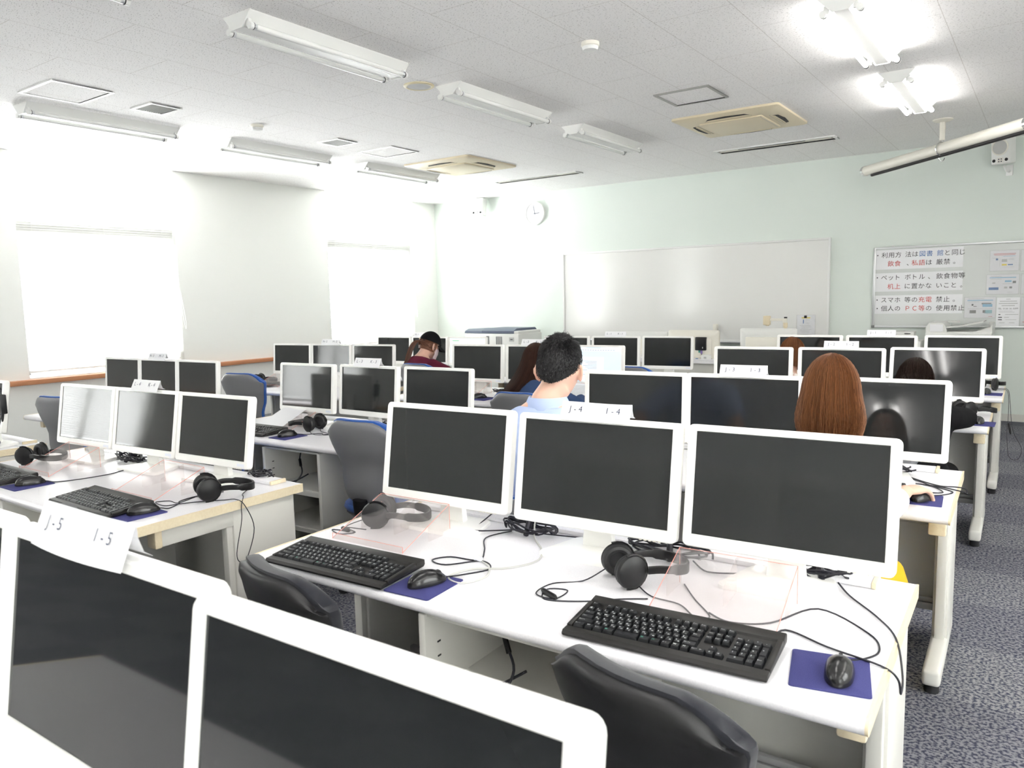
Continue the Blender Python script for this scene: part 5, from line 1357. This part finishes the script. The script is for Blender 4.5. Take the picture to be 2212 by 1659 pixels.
def person(label, pelvis, neck, head, facing, hyaw, hpitch, shirt, pants, hands, sw=0.165, build=1.0, sleeve='long', hroll=0.0, bow=0.03, voxel=0.0065, hs=1.0, low_neck=0.0):
    t = thing('person', label, 'person', (pelvis[0], pelvis[1], 0))
    O = MX.Translation((-pelvis[0], -pelvis[1], 0))
    F = RAD(facing); R_ = V((math.cos(F), math.sin(F), 0)); fwd = V((-math.sin(F), math.cos(F), 0))
    P, N, H = V(pelvis), V(neck), V(head)
    body, top, leg = MB(), MB(), MB()
    def spine(s): return P.lerp(N, s) - fwd * (bow * math.sin(PI * s)) 
    def rings(tab, g):
        out = []
        for s, a, b in tab:
            c = spine(s); d = (spine(min(s + .02, 1.02)) - spine(s - .02)).normalized(); f2 = (fwd - d * fwd.dot(d)).normalized()
            out.append([c + R_ * (a * build + g) * math.copysign(abs(math.cos(k * PI / 14)) ** 0.85, math.cos(k * PI / 14)) + f2 * (b * build + g) * math.copysign(abs(math.sin(k * PI / 14)) ** 0.9, math.sin(k * PI / 14)) for k in range(28)])
        return out
    k = sw / 0.165
    tab = [(-0.12, .12, .09), (-0.02, .160, .115), (0.10, .158, .112), (0.30, .132, .098), (0.50, .140 * k, .108), (0.70, .158 * k, .112), (0.82, .165 * k, .098), (0.90, .135 * k, .082), (0.955, .085 * k, .068), (1.0, .056, .058)]
    body.loft(rings(tab, 0)); top.loft(rings([q for q in tab if q[0] < 0.97 - low_neck], 0.011))
    HX = MX.Translation(H) @ MX.Rotation(RAD(hyaw), 4, 'Z') @ MX.Rotation(RAD(hroll), 4, 'Y') @ MX.Rotation(RAD(hpitch), 4, 'X')
    nb = HX @ V((0, -0.020, -0.055))
    body.tube([spine(0.90), N, N.lerp(nb, 0.5), nb], [0.058 * build, 0.056 * build, 0.053 * build, 0.056 * build], 18)
    add_head(body, HX, hs)
    for sd, hd in zip((-1, 1), hands):
        S = spine(0.835) + R_ * (sd * (sw * build - 0.012))
        Wp = V(hd[0]); E = V(hd[1])
        top.sphere(S, (0.060, 0.060, 0.060), 16, 12); body.sphere(S, (0.050, 0.050, 0.050), 16, 12)
        body.tube([S, S.lerp(E, .5), E], [0.047 * build, 0.043 * build, 0.037 * build], 14); body.sphere(E, (0.037, 0.037, 0.037), 12, 10)
        body.tube([E, E.lerp(Wp, .35), E.lerp(Wp, .8), Wp], [0.037 * build, 0.036 * build, 0.027, 0.024], 14)
        d = (Wp - E).normalized(); hand_dir = V(hd[2]).normalized() if len(hd) > 2 else d
        zax = V((0, 0, 1)) - hand_dir * hand_dir.z; zax.normalize(); xax = hand_dir.cross(zax)
        HM = MX(((xax.x, hand_dir.x, zax.x, Wp.x), (xax.y, hand_dir.y, zax.y, Wp.y), (xax.z, hand_dir.z, zax.z, Wp.z), (0, 0, 0, 1)))
        add_hand(body, HM, sd, hd[3] if len(hd) > 3 else 0.5)
        end = {'long': 0.93, 'mid': 0.60}.get(sleeve)
        if end:
            q = E.lerp(Wp, end)
            top.tube([S, S.lerp(E, .5), E], [0.062 * build, 0.058 * build, 0.052 * build], 16); top.sphere(E, (0.052, 0.052, 0.052), 14, 10)
            wide = 0.006 if sleeve == 'mid' else 0
            top.tube([E, E.lerp(q, .5), q], [0.052 * build, 0.050 * build + wide, 0.037 + wide], 16)
        else:
            q = S.lerp(E, .75); top.tube([S, S.lerp(q, .5), q], [0.062 * build, 0.062 * build, 0.063 * build], 16)
        hip = P + R_ * (sd * 0.085) + V((0, 0, -0.005)); kn = hip + fwd * 0.42 + V((0, 0, -0.02)) + R_ * sd * 0.02
        an = V((kn.x, kn.y, 0.085)) + fwd * 0.03
        for q, g in ((body, 0), (leg, 0.013)):
            q.tube([hip - fwd * .03, hip.lerp(kn, .5), kn], [0.080 + g, 0.068 + g, 0.054 + g], 16); q.sphere(kn, (0.054 + g,) * 3, 14, 10)
            q.tube([kn, kn.lerp(an, .4), an if g == 0 else an + V((0, 0, 0.03))], [0.052 + g, 0.052 + g, 0.036 + g], 16)
        body.tube([an, an + V((0, 0, -0.045)) + fwd * 0.03, an + V((0, 0, -0.06)) + fwd * 0.13], [0.036, 0.034, 0.024], 12)
        sh = MB(); sh.tube([an - fwd * 0.05 + V((0, 0, -0.045)), an + V((0, 0, -0.043)), an + fwd * 0.08 + V((0, 0, -0.05)), an + fwd * 0.17 + V((0, 0, -0.058))], [0.030, 0.041, 0.038, 0.026], 16)
        for v in sh.v: v.z = max(v.z, 0.003)
        sh.raw([], []); sh.v = [O @ v for v in sh.v]; sh.done('shoe', M['rubber'], t, ang=50)
    leg.loft(rings([(-0.14, .13, .10), (-0.03, .162, .118), (0.10, .160, .114), (0.16, .150, .108)], 0.008))
    for q in (body, top, leg): q.v = [O @ v for v in q.v]
    remeshed(body, 'body', M['skin'], t, voxel, 4)
    remeshed(top, 'shirt', shirt, t, 0.010, 6)
    remeshed(leg, 'trousers', pants, t, 0.012, 6)
    add_eyes(t, O @ HX, hs)
    return t, O @ HX
# ---- hair
def scalp(az, th, off=0.0, s=1.0):
    rx, ry, rz = (0.0785 + off) * s, (0.1045 + off) * s, (0.120 + off) * s
    return V((rx * math.sin(th) * math.sin(az), -ry * math.sin(th) * math.cos(az), rz * math.cos(th)))
def strand(mb, pts, r0, r1=None, n=3):
    m = len(pts); r1 = r0 * 0.25 if r1 is None else r1
    mb.tube(pts, [r0 + (r1 - r0) * i / (m - 1) for i in range(m)], n, False)
def draped(az, t, off, L, flare, turn, sway=(0, 0), s=1.0, drop=88):
    c = 0.42
    if t <= c:
        return scalp(az, RAD(3 + (drop - 3) * t / c), off, s)
    q = (t - c) / (1 - c); p = scalp(az, RAD(drop), off, s)
    d = V((p.x, p.y, 0)); d = d.normalized() if d.length else V((0, -1, 0))
    p = p + d * (flare * math.sin(min(q * 1.25, 1) * PI / 2) - turn * max(q - 0.6, 0) ** 2 / 0.16)
    return p + V((sway[0] * q * q, sway[1] * q * q, -L * q))
def long_hair(t, HX, m, L, flare, turn, azmax, n, seed, sway=(0, 0), s=1.0, off0=0.008, Lvar=0.02, front_short=0.0, wave=0.0):
    rnd = random.Random(seed); mb = MB(); A, Tn = 44, 26
    Lf = lambda az: L * (1 - front_short * max(abs(az) - 1.4, 0))
    G = [[HX @ draped(-azmax + 2 * azmax * i / A, j / Tn, off0, Lf(-azmax + 2 * azmax * i / A), flare, turn, sway, s) for j in range(Tn + 1)] for i in range(A + 1)]
    mb.grid(G)
    G2 = [[HX @ draped(-azmax + 2 * azmax * i / A, j / Tn, off0 - 0.007, Lf(-azmax + 2 * azmax * i / A) * 0.98, flare * .7, turn, sway, s) for j in range(Tn + 1)] for i in range(A + 1)]
    mb.grid(G2)
    for k in range(n):
        az = rnd.uniform(-azmax, azmax); o_ = off0 + rnd.uniform(-0.002, 0.0055); l = Lf(az) + rnd.uniform(-Lvar, Lvar * 0.7); t0 = rnd.choice((0.0, 0.0, 0.02, 0.05, 0.1)); ph = rnd.uniform(0, 6.28); w = rnd.uniform(0, 0.025) + wave * rnd.random()
        pts = [HX @ draped(az + w * math.sin(ph + (5 + 60 * wave) * tt), tt, o_ + (0.004 * rnd.random() * tt), l, flare * rnd.uniform(.85, 1.12), turn * rnd.uniform(.7, 1.2), sway, s) for tt in [t0 + (1 - t0) * j / 12 for j in range(13)]]
        strand(mb, pts, rnd.uniform(0.0009, 0.0019), 0.0005)
    return mb.done('hair', m, t, ang=80)
def cropped_hair(t, HX, m, n, seed, top=0.04, side=0.010, curl=0.0, th_back=112, th_side=84, th_front=60, r=0.0016):
    rnd = random.Random(seed); mb = MB(); A, Tn = 40, 16
    def lim(az):
        a = abs(az)
        b = th_back + (th_side - th_back) * min(a / 1.75, 1) ** 1.5 if a < 1.75 else th_side + (th_front - th_side) * (a - 1.75) / (PI - 1.75)
        return RAD(b)
    mb.grid([[HX @ scalp(-PI + 2 * PI * i / A, lim(-PI + 2 * PI * i / A) * j / Tn, 0.006 * (1 - (j / Tn) ** 3) + 0.0005) for j in range(Tn + 1)] for i in range(A + 1)])
    for k in range(n):
        az = rnd.uniform(-PI, PI); f = math.sqrt(rnd.random()); th = lim(az) * f
        p = scalp(az, th, 0.001); nrm = V((p.x / .0775 ** 2, p.y / .0985 ** 2, p.z / .12 ** 2)).normalized()
        u = max(min((RAD(70) - th) / RAD(40), 1), 0); L = side + (top - side) * u; L *= rnd.uniform(.7, 1.25)
        if f > 0.9: L *= 0.6
        down = V((p.x, p.y, 0)).normalized() * 0.3 + V((0, 0, -1)) if th > 0.5 else V((rnd.uniform(-.3, .3), rnd.uniform(-.6, 1.0), 0))
        tang = (down - nrm * down.dot(nrm)); tang = tang.normalized() if tang.length > 1e-4 else V((0, 1, 0))
        tang = (tang + V((rnd.uniform(-.5, .5), rnd.uniform(-.5, .5), rnd.uniform(-.3, .3)))).normalized()
        pts = []
        w = nrm.cross(tang)
        for j in range(6):
            q = j / 5
            c = p + nrm * (0.004 + L * 0.20 * math.sin(q * 1.9)) + tang * (L * q * 0.85)
            if curl: c = c + (w * math.sin(q * 9 + k) + nrm * math.cos(q * 9 + k)) * curl * q
            pts.append(HX @ c)
        strand(mb, pts, r * rnd.uniform(.8, 1.4), 0.0004)
    return mb.done('hair', m, t, ang=80)

# man in the light blue polo
t, HX = person('man with short black hair in a light blue polo shirt, seen from behind', (-1.525, 2.36, 0.46), (-1.500, 2.335, 1.095), (-1.480, 2.395, 1.198), 14, 12, -3, M['polo'], M['denim'],
               [((-1.74, 2.93, 0.745), (-1.80, 2.66, 0.80), (0.1, 1, 0), 0.4), ((-1.36, 2.95, 0.745), (-1.22, 2.66, 0.80), (-0.1, 1, 0), 0.4)], sw=0.185, build=1.02, sleeve='short', hs=1.0)
cropped_hair(t, HX, M['hair_black'], 8500, 11, 0.027, 0.004, r=0.0012, th_side=77, th_back=112)
O = MX.Translation((1.525, -2.36, 0))
mb = MB()
for r0, z0, r1, z1 in ((0.066, 1.055, 0.080, 1.018),):
    c = V((-1.498, 2.338, 0.042)); n = 30; rings = []
    for (r, z, d) in ((0.064, 1.012, 0), (0.064, 1.060, 0), (0.070, 1.062, 0), (0.090, 1.020, 0), (0.086, 1.014, 0)):
        rings.append([O @ (c + V((math.cos(a) * r, math.sin(a) * r * 1.02, z - 0.020 * max(math.sin(a - RAD(14)), 0)))) for a in [RAD(14) + RAD(115) + k * RAD(310) / n for k in range(n + 1)]])
    mb.grid([list(x) for x in zip(*rings)])
mb.done('collar', M['polo'], t, ang=60)
# woman with the bob, hand on the mouse
t, HX = person('woman with a chin-length chestnut bob and white blouse, one hand on a mouse', (-0.60, 2.58, 0.44), (-0.592, 2.60, 0.965), (-0.588, 2.665, 1.125), 4, 6, -6, M['white_cloth'], M['yellow_cloth'],
               [((-0.83, 3.00, 0.745), (-0.86, 2.74, 0.74), (0.2, 1, 0), 0.5), ((-0.392, 2.955, 0.752), (-0.425, 2.735, 0.735), (0.36, 1, -0.06), 0.55)], sw=0.155, build=0.94, sleeve='mid', voxel=0.005, hs=0.97, low_neck=0.06)
long_hair(t, HX, M['hair_brown'], 0.136, 0.016, 0.014, RAD(128), 2600, 5, s=1.0, off0=0.009, Lvar=0.010)
mb = MB(); mb.loft([[(0.012 + a * math.cos(k * PI / 16), 0.03 + c_ + b * math.sin(k * PI / 16), z) for k in range(32)] for a, b, c_, z in ((0.165, 0.125, 0.0, 0.66), (0.19, 0.145, 0.02, 0.61), (0.235, 0.19, 0.05, 0.56), (0.25, 0.23, 0.09, 0.48), (0.25, 0.24, 0.11, 0.38))]); mb.done('skirt', M['yellow_cloth'], t, ang=60)
put_mouse('under the hand', -0.362, 3.062, 4, -0.352, 3.052, -18, [(-0.30, 3.16), (-0.27, 3.22), (-0.30, 3.26), (-0.38, 3.3)])
# woman with long dark hair
t, HX = person('woman with long dark brown hair and navy sweater leaning to her desk', (-2.84, 4.20, 0.45), (-2.90, 4.34, 0.90), (-2.93, 4.42, 1.015), 6, 10, -18, M['navy_cloth'], M['denim'],
               [((-3.10, 4.62, 0.745), (-3.14, 4.40, 0.735), (0.3, 1, 0), 0.5), ((-2.68, 4.62, 0.745), (-2.58, 4.40, 0.735), (-0.3, 1, 0), 0.5)], sw=0.16, build=0.95)
long_hair(t, HX, M['hair_dark'], 0.33, 0.030, 0.0, RAD(120), 1700, 7, sway=(-0.10, -0.05), off0=0.010, Lvar=0.04)
# person in the cap
t, HX = person('person in a black cap and maroon sweater, ponytail and face mask, looking down', (-4.66, 5.12, 0.45), (-4.72, 5.24, 0.95), (-4.725, 5.345, 1.035), -4, -14, -24, M['maroon'], M['denim'],
               [((-4.90, 5.66, 0.745), (-4.95, 5.42, 0.735), (0.3, 1, 0), 0.5), ((-4.50, 5.66, 0.745), (-4.42, 5.42, 0.735), (-0.3, 1, 0), 0.5)], sw=0.165, build=0.98)
rnd = random.Random(4); mb = MB()
mb.grid([[HX @ scalp(RAD(-105 + 210 * i / 30), RAD(10 + 108 * j / 12), 0.003) for j in range(13)] for i in range(31)])
tie = V((0, -0.108, 0.005))
for k in range(700):
    az = RAD(rnd.uniform(-105, 105)); th = RAD(rnd.uniform(72, 106)); p = scalp(az, th, 0.004 + rnd.uniform(0, .003)); q_ = tie
    strand(mb, [HX @ (p.lerp(q_, j / 5) + (p.lerp(q_, j / 5).normalized() * 0.010 * math.sin(PI * j / 5))) for j in range(6)], 0.0018, 0.0012)
for k in range(420):
    a = rnd.uniform(0, 6.28); r = 0.020 * math.sqrt(rnd.random()); L = 0.24 + rnd.uniform(-.05, .03)
    e = V((r * math.cos(a), r * math.sin(a) * 0.6, 0))
    strand(mb, [HX @ (tie + e * (0.35 + 1.25 * math.sin(min(q, .75) * PI * .7)) + V((-0.045 * q, -0.055 * math.sin(q * 2.4), 0.012 * math.sin(q * 3) - L * q * q - 0.03 * q))) for q in [j / 10 for j in range(11)]], 0.0022, 0.0008)
mb.done('hair', M['hair_auburn'], t, ang=80)
mb = MB(); G = [[HX @ (scalp(2 * PI * i / 40, RAD(3 + 77 * j / 12), 0.013) + V((0, 0, 0.004))) for j in range(13)] for i in range(41)]
mb.grid(G); cap_ = mb.done('cap', M['black_cloth'], t, ang=80)
mb = MB(); P_ = lambda a, r: HX @ V((math.sin(a) * (0.080 + 0.012 * r), math.cos(a) * (0.100 + 0.0) + 0.085 * r * math.cos(a * 0.95), 0.034 - 0.030 * r - 0.020 * abs(math.sin(a)) ** 2))
A_ = [[P_(RAD(-68 + 136 * i / 20), j / 5) for j in range(6)] for i in range(21)]
mb.grid(A_); mb.grid([[p + V((0, 0, -0.004)) for p in r] for r in A_]); mb.done('brim', M['black_cloth'], cap_, ang=80)
mb = MB(); mb.grid([[HX @ (scalp(RAD(a), RAD(82), 0.0135) + V((0, 0.004, z))) for z in (-0.006, 0.010)] for a in range(-28, 29, 4)]); mb.done('strap', M['black'], cap_)
mb = MB(); mb.box(HX @ (scalp(RAD(-10), RAD(80), 0.0155) + V((0, 0.004, 0.004))), (0.018, 0.006, 0.016), 0.001); mb.done('buckle', M['cream'], cap_)
mb = MB(); mb.grid([[HX @ V((0.071 * math.sin(a) * (1 - 0.12 * v), 0.102 * math.cos(a) + 0.016 * math.exp(-(a / .4) ** 2) * (1 - abs(v - .35)), -0.020 - 0.078 * v + 0.02 * abs(math.sin(a)) * (0.5 - v))) for v in [j / 6 for j in range(7)]] for a in [RAD(-68 + 136 * i / 18) for i in range(19)]])
for q in (-1, 1):
    for z in (-0.03, -0.07):
        mb.tube(smooth_path([HX @ V((q * 0.066, 0.04, z)), HX @ V((q * 0.078, 0.015, (z - 0.02) / 2)), HX @ V((q * 0.082, -0.012, -0.005))]), 0.0013, 5)
mb.done('face_mask', M['mask'], t, ang=80)
# curly haired person in black
t, HX = person('person with dark curly hair in black, slumped behind a bright monitor', (-0.55, 4.46, 0.44), (-0.585, 4.58, 0.85), (-0.595, 4.665, 0.955), 0, 0, -28, M['black_cloth'], M['black_cloth'],
               [((-0.80, 4.98, 0.745), (-0.86, 4.72, 0.735), (0.3, 1, 0), 0.5), ((-0.47, 5.00, 0.745), (-0.345, 4.715, 0.765), (-0.4, 1, 0), 0.5)], sw=0.17, build=1.05)
long_hair(t, HX, M['hair_curly'], 0.10, 0.020, 0.0, RAD(155), 1600, 21, off0=0.012, Lvar=0.03, wave=0.09)
# person at the first row
t, HX = person('person with chestnut hair in a pale striped shirt bent low at seat J-1', (-1.58, 5.66, 0.42), (-1.575, 5.80, 0.86), (-1.585, 5.90, 0.99), 0, 4, -24, M['stripe'], M['denim'],
               [((-1.82, 6.30, 0.745), (-1.86, 6.02, 0.74), (0.3, 1, 0), 0.5), ((-1.38, 6.30, 0.745), (-1.32, 6.02, 0.74), (-0.3, 1, 0), 0.5)], sw=0.155, build=0.95)
long_hair(t, HX, M['hair_brown'], 0.13, 0.012, 0.01, RAD(125), 900, 9, off0=0.010)

# ------------------------------------------------------------------ front of the room
def turned_monitor(label, x, y, zt, w):
    o = place_monitor(label, 'T', x, y, zt, w, 180, 1)
    for nm in ('housing', 'stand_neck', 'stand_base'):
        c = child(o, nm); c.data = c.data.copy(); c.data.materials[0] = M['copier']
    mb = MB(); mb.box((0, 0.056, 0.15), (0.40, 0.03, 0.20), 0.010); mb.done('rear_cover', M['cream_plastic'], child(o, 'housing'))
    o['group'] = 'monitor backs on the front table'; return o
use(desk, 'front table under the monitor backs, nearer the window side', (-3.62, 9.02, 0), PI, 'front tables', (1, 1, 1))
use(desk, 'front table under the document camera', (-1.87, 9.02, 0), PI, 'front tables', (1, 1, 1))
turned_monitor('greyish monitor back mostly hidden, first of the three on the front tables', -4.06, 8.62, 1.008, 0.565)
o = turned_monitor('cream monitor back carrying a small black box, middle one on the front tables', -3.445, 8.62, 1.03, 0.625)
for nm in ('housing', 'stand_neck', 'stand_base'):
    c = child(o, nm); c.data = c.data.copy(); c.data.materials[0] = M['cream_plastic']
o = turned_monitor('wide monitor back below the document camera arm, last on the front tables', -2.575, 8.62, 1.055, 0.62)
t = thing('thin_client', 'small black box with purple plug fixed to the back of a cream monitor', 'mini computer', (-3.33, 8.532, 0.875))
mb = MB(); mb.box((0, 0, 0), (0.13, 0.05, 0.155), 0.008); mb.done('case', M['black'], t)
mb = MB(); mb.box((0.03, -0.026, -0.045), (0.008, 0.002, 0.02)); mb.done('mark', M['paper'], t)
mb = MB(); mb.cyl((0.005, 0, -0.078), (0.008, 0, -0.115), 0.011, n=12); o = mb.done('plug', mat('purple_plug', (0.22, 0.14, 0.42), 0.4), t)
mb = MB(); mb.cyl((-0.02, 0, -0.078), (-0.02, 0, -0.105), 0.010, n=12); mb.done('plug', mat('green_plug', (0.05, 0.32, 0.27), 0.4), t)
cable_obj(t, [(0.008, 0, -0.115), (0.012, -0.005, -0.145), (0.05, -0.02, -0.165), (0.11, -0.03, -0.172), (0.15, -0.04, -0.173)], 'cable', 0.005)
t = thing('outlet_box', 'white outlet box on the front table beneath the black mini computer', 'outlet box', (-3.20, 8.36, 0.7005)); mb = MB(); mb.box((0, 0, 0.03), (0.10, 0.07, 0.06), 0.005); mb.done('case', M['white_paint'], t); mb = MB(); mb.box((0, -0.036, 0.03), (0.03, 0.002, 0.02)); mb.done('socket', M['paper_grey'], t)
t = thing('plug_connector', 'dark blue plug lying on the front table near the outlet box', 'plug', (-3.30, 8.33, 0.701)); mb = MB(); mb.box((0, 0, 0.010), (0.03, 0.022, 0.020), 0.004); mb.done('shell', M['ink_blue'], t); mb = MB(); mb.tube([(0.012, 0, 0.01), (0.03, 0.01, 0.004), (0.06, 0.04, 0.004)], 0.003, 6); mb.done('cable', M['cable'], t)
t = thing('document_camera', 'cream document camera with horizontal arm in front of the whiteboard', 'document camera', (-2.43, 8.75, 0.7005))
mb = MB(); mb.box((-0.02, 0, 0.02), (0.3, 0.24, 0.04), 0.012); mb.done('base', M['cream_plastic'], t)
mb = MB(); mb.cyl((0.01, 0, 0.04), (0, 0, 0.40), 0.017); mb.cyl((0, 0, 0.36), (0, 0, 0.41), 0.024); mb.done('column', M['cream'], t)
mb = MB(); mb.box((-0.005, 0, 0.435), (0.045, 0.045, 0.05), 0.005); mb.box((-0.10, 0, 0.445), (0.19, 0.03, 0.028), 0.005); mb.done('arm', M['cream_plastic'], t)
mb = MB(); mb.box((0.002, 0, 0.468), (0.03, 0.03, 0.016), 0.002); mb.done('joint_cap', M['black'], t)
mb = MB(); mb.box((-0.205, 0, 0.437), (0.075, 0.06, 0.105), 0.01); mb.cyl((-0.2, 0, 0.375), (-0.2, 0, 0.387), 0.018); mb.done('camera_head', M['cream'], t)
# copier by the corner
t = thing('copier', 'white floor copier with navy lid near the corner, behind the monitors', 'copier', (-6.70, 9.25, 0), 0)
mb = MB(); mb.box((0, 0, 0.475), (0.98, 0.62, 0.93), 0.015); mb.done('body', M['copier'], t)
mb = MB(); mb.xprism([(-0.30, 0.943), (0.28, 0.943), (0.30, 0.975), (0.27, 1.0), (-0.2, 1.005), (-0.29, 0.975)], -0.50, -0.18); mb.xprism([(-0.30, 0.943), (0.30, 0.943), (0.30, 0.985), (0.26, 1.015), (-0.22, 1.015), (-0.30, 0.98)], -0.175, 0.40); mb.done('lid', M['copier_dark'], t)
mb = MB(); mb.box((0.40, 0, 0.955), (0.16, 0.58, 0.05), 0.012); mb.done('feeder', M['copier'], t)
for i in range(4):
    mb = MB(); mb.box((0.10 + i * 0.03, -0.312, 0.82), (0.016, 0.004, 0.16)); mb.done('vent', M['vent_grey'], t)
mb = MB(); mb.box((0.37, -0.312, 0.86), (0.085, 0.004, 0.06)); s_ = mb.done('slot_panel', M['speaker_grille'], t)
mb = MB(); mb.box((0.37, -0.316, 0.86), (0.04, 0.004, 0.012)); mb.done('slot', M['dark'], s_)
mb = MB(); mb.box((-0.06, -0.312, 0.83), (0.05, 0.004, 0.15)); mb.done('warning_plate', M['vent_grey'], t)
for z in (0.2, 0.4, 0.6):
    mb = MB(); mb.box((0, -0.312, z), (0.9, 0.006, 0.17), 0.004); d_ = mb.done('paper_drawer', M['copier'], t); mb = MB(); mb.box((0, -0.318, z + 0.04), (0.2, 0.006, 0.02), 0.002); mb.done('handle', M['vent_grey'], d_)
# multifunction printer
t = thing('printer', 'grey multifunction printer with sheet feeder under the noticeboard', 'printer', (-0.785, 9.42, 0))
mb = MB(); mb.box((0, 0, 0.48), (0.60, 0.54, 0.955), 0.012); mb.done('body', M['copier'], t)
mb = MB(); mb.box((0, 0, 0.975), (0.60, 0.52, 0.03), 0.008); mb.done('scanner_lid', M['copier'], t)
mb = MB(); mb.yprism([(-0.30, 0.985), (-0.10, 0.985), (-0.115, 1.055), (-0.145, 1.095), (-0.27, 1.095), (-0.30, 1.05)], -0.25, 0.25); fd = mb.done('sheet_feeder', M['copier'], t)
mb = MB(); mb.box((-0.20, -0.252, 1.04), (0.12, 0.003, 0.075)); mb.done('instruction_label', M['paper'], fd)
mb = MB(); mb.loft([[(x, y, z + h) for y, h in ((-0.2, 0), (0.22, 0), (0.22, 0.012), (-0.2, 0.012))] for x, z in ((-0.12, 1.035), (0.0, 1.045), (0.04, 1.055), (0.22, 1.098))]); mb.done('paper_tray', M['copier'], t)
mb = MB(); mb.loft([[(x, y, z + h) for y, h in ((-0.24, 0), (0.25, 0), (0.25, hh), (-0.24, hh))] for x, z, hh in ((-0.1, 0.988, 0.012), (0.15, 0.988, 0.016), (0.28, 0.988, 0.06), (0.30, 0.988, 0.095))]); mb.done('output_tray', M['copier'], t)
mb = MB(); mb.box((0.27, 0.2, 1.04), (0.05, 0.05, 0.1), 0.01); mb.done('rear_post', M['copier'], t)
mb = MB(); mb.lathe([(0.055, 1.085), (0.06, 1.10), (0.04, 1.105), (0.001, 1.105)], 24, MX.Translation((-0.07, 0.1, 0))); mb.done('feed_roller_cover', M['copier'], t)
t = thing('low_cabinet', 'low white cabinet between printer and tag J-1 I-1, holding a small device', 'cabinet', (-1.40, 9.48, 0))
mb = MB(); mb.box((0, 0, 0.45), (0.52, 0.45, 0.88), 0.006); mb.done('carcass', M['white_paint'], t)
for s in (-1, 1):
    mb = MB(); mb.box((s * 0.13, -0.23, 0.45), (0.25, 0.016, 0.84), 0.004); d_ = mb.done('door', M['white_paint'], t); mb = MB(); mb.box((s * 0.03, -0.245, 0.5), (0.012, 0.014, 0.1), 0.003); mb.done('handle', M['alu'], d_)
t = thing('label_printer', 'small grey desktop device on the low cabinet beside the printer', 'device', (-1.33, 9.42, 0.893))
mb = MB(); mb.box((0, 0, 0.05), (0.23, 0.18, 0.095), 0.008); mb.done('case', M['copier'], t)
mb = MB(); mb.box((-0.04, 0, 0.1), (0.10, 0.12, 0.006), 0.002); mb.done('lid', M['speaker_grille'], t)
mb = MB(); mb.box((0.05, -0.0905, 0.075), (0.06, 0.003, 0.010)); mb.done('slot', M['dark'], t)

bpy.data.objects.remove(_font_obj)
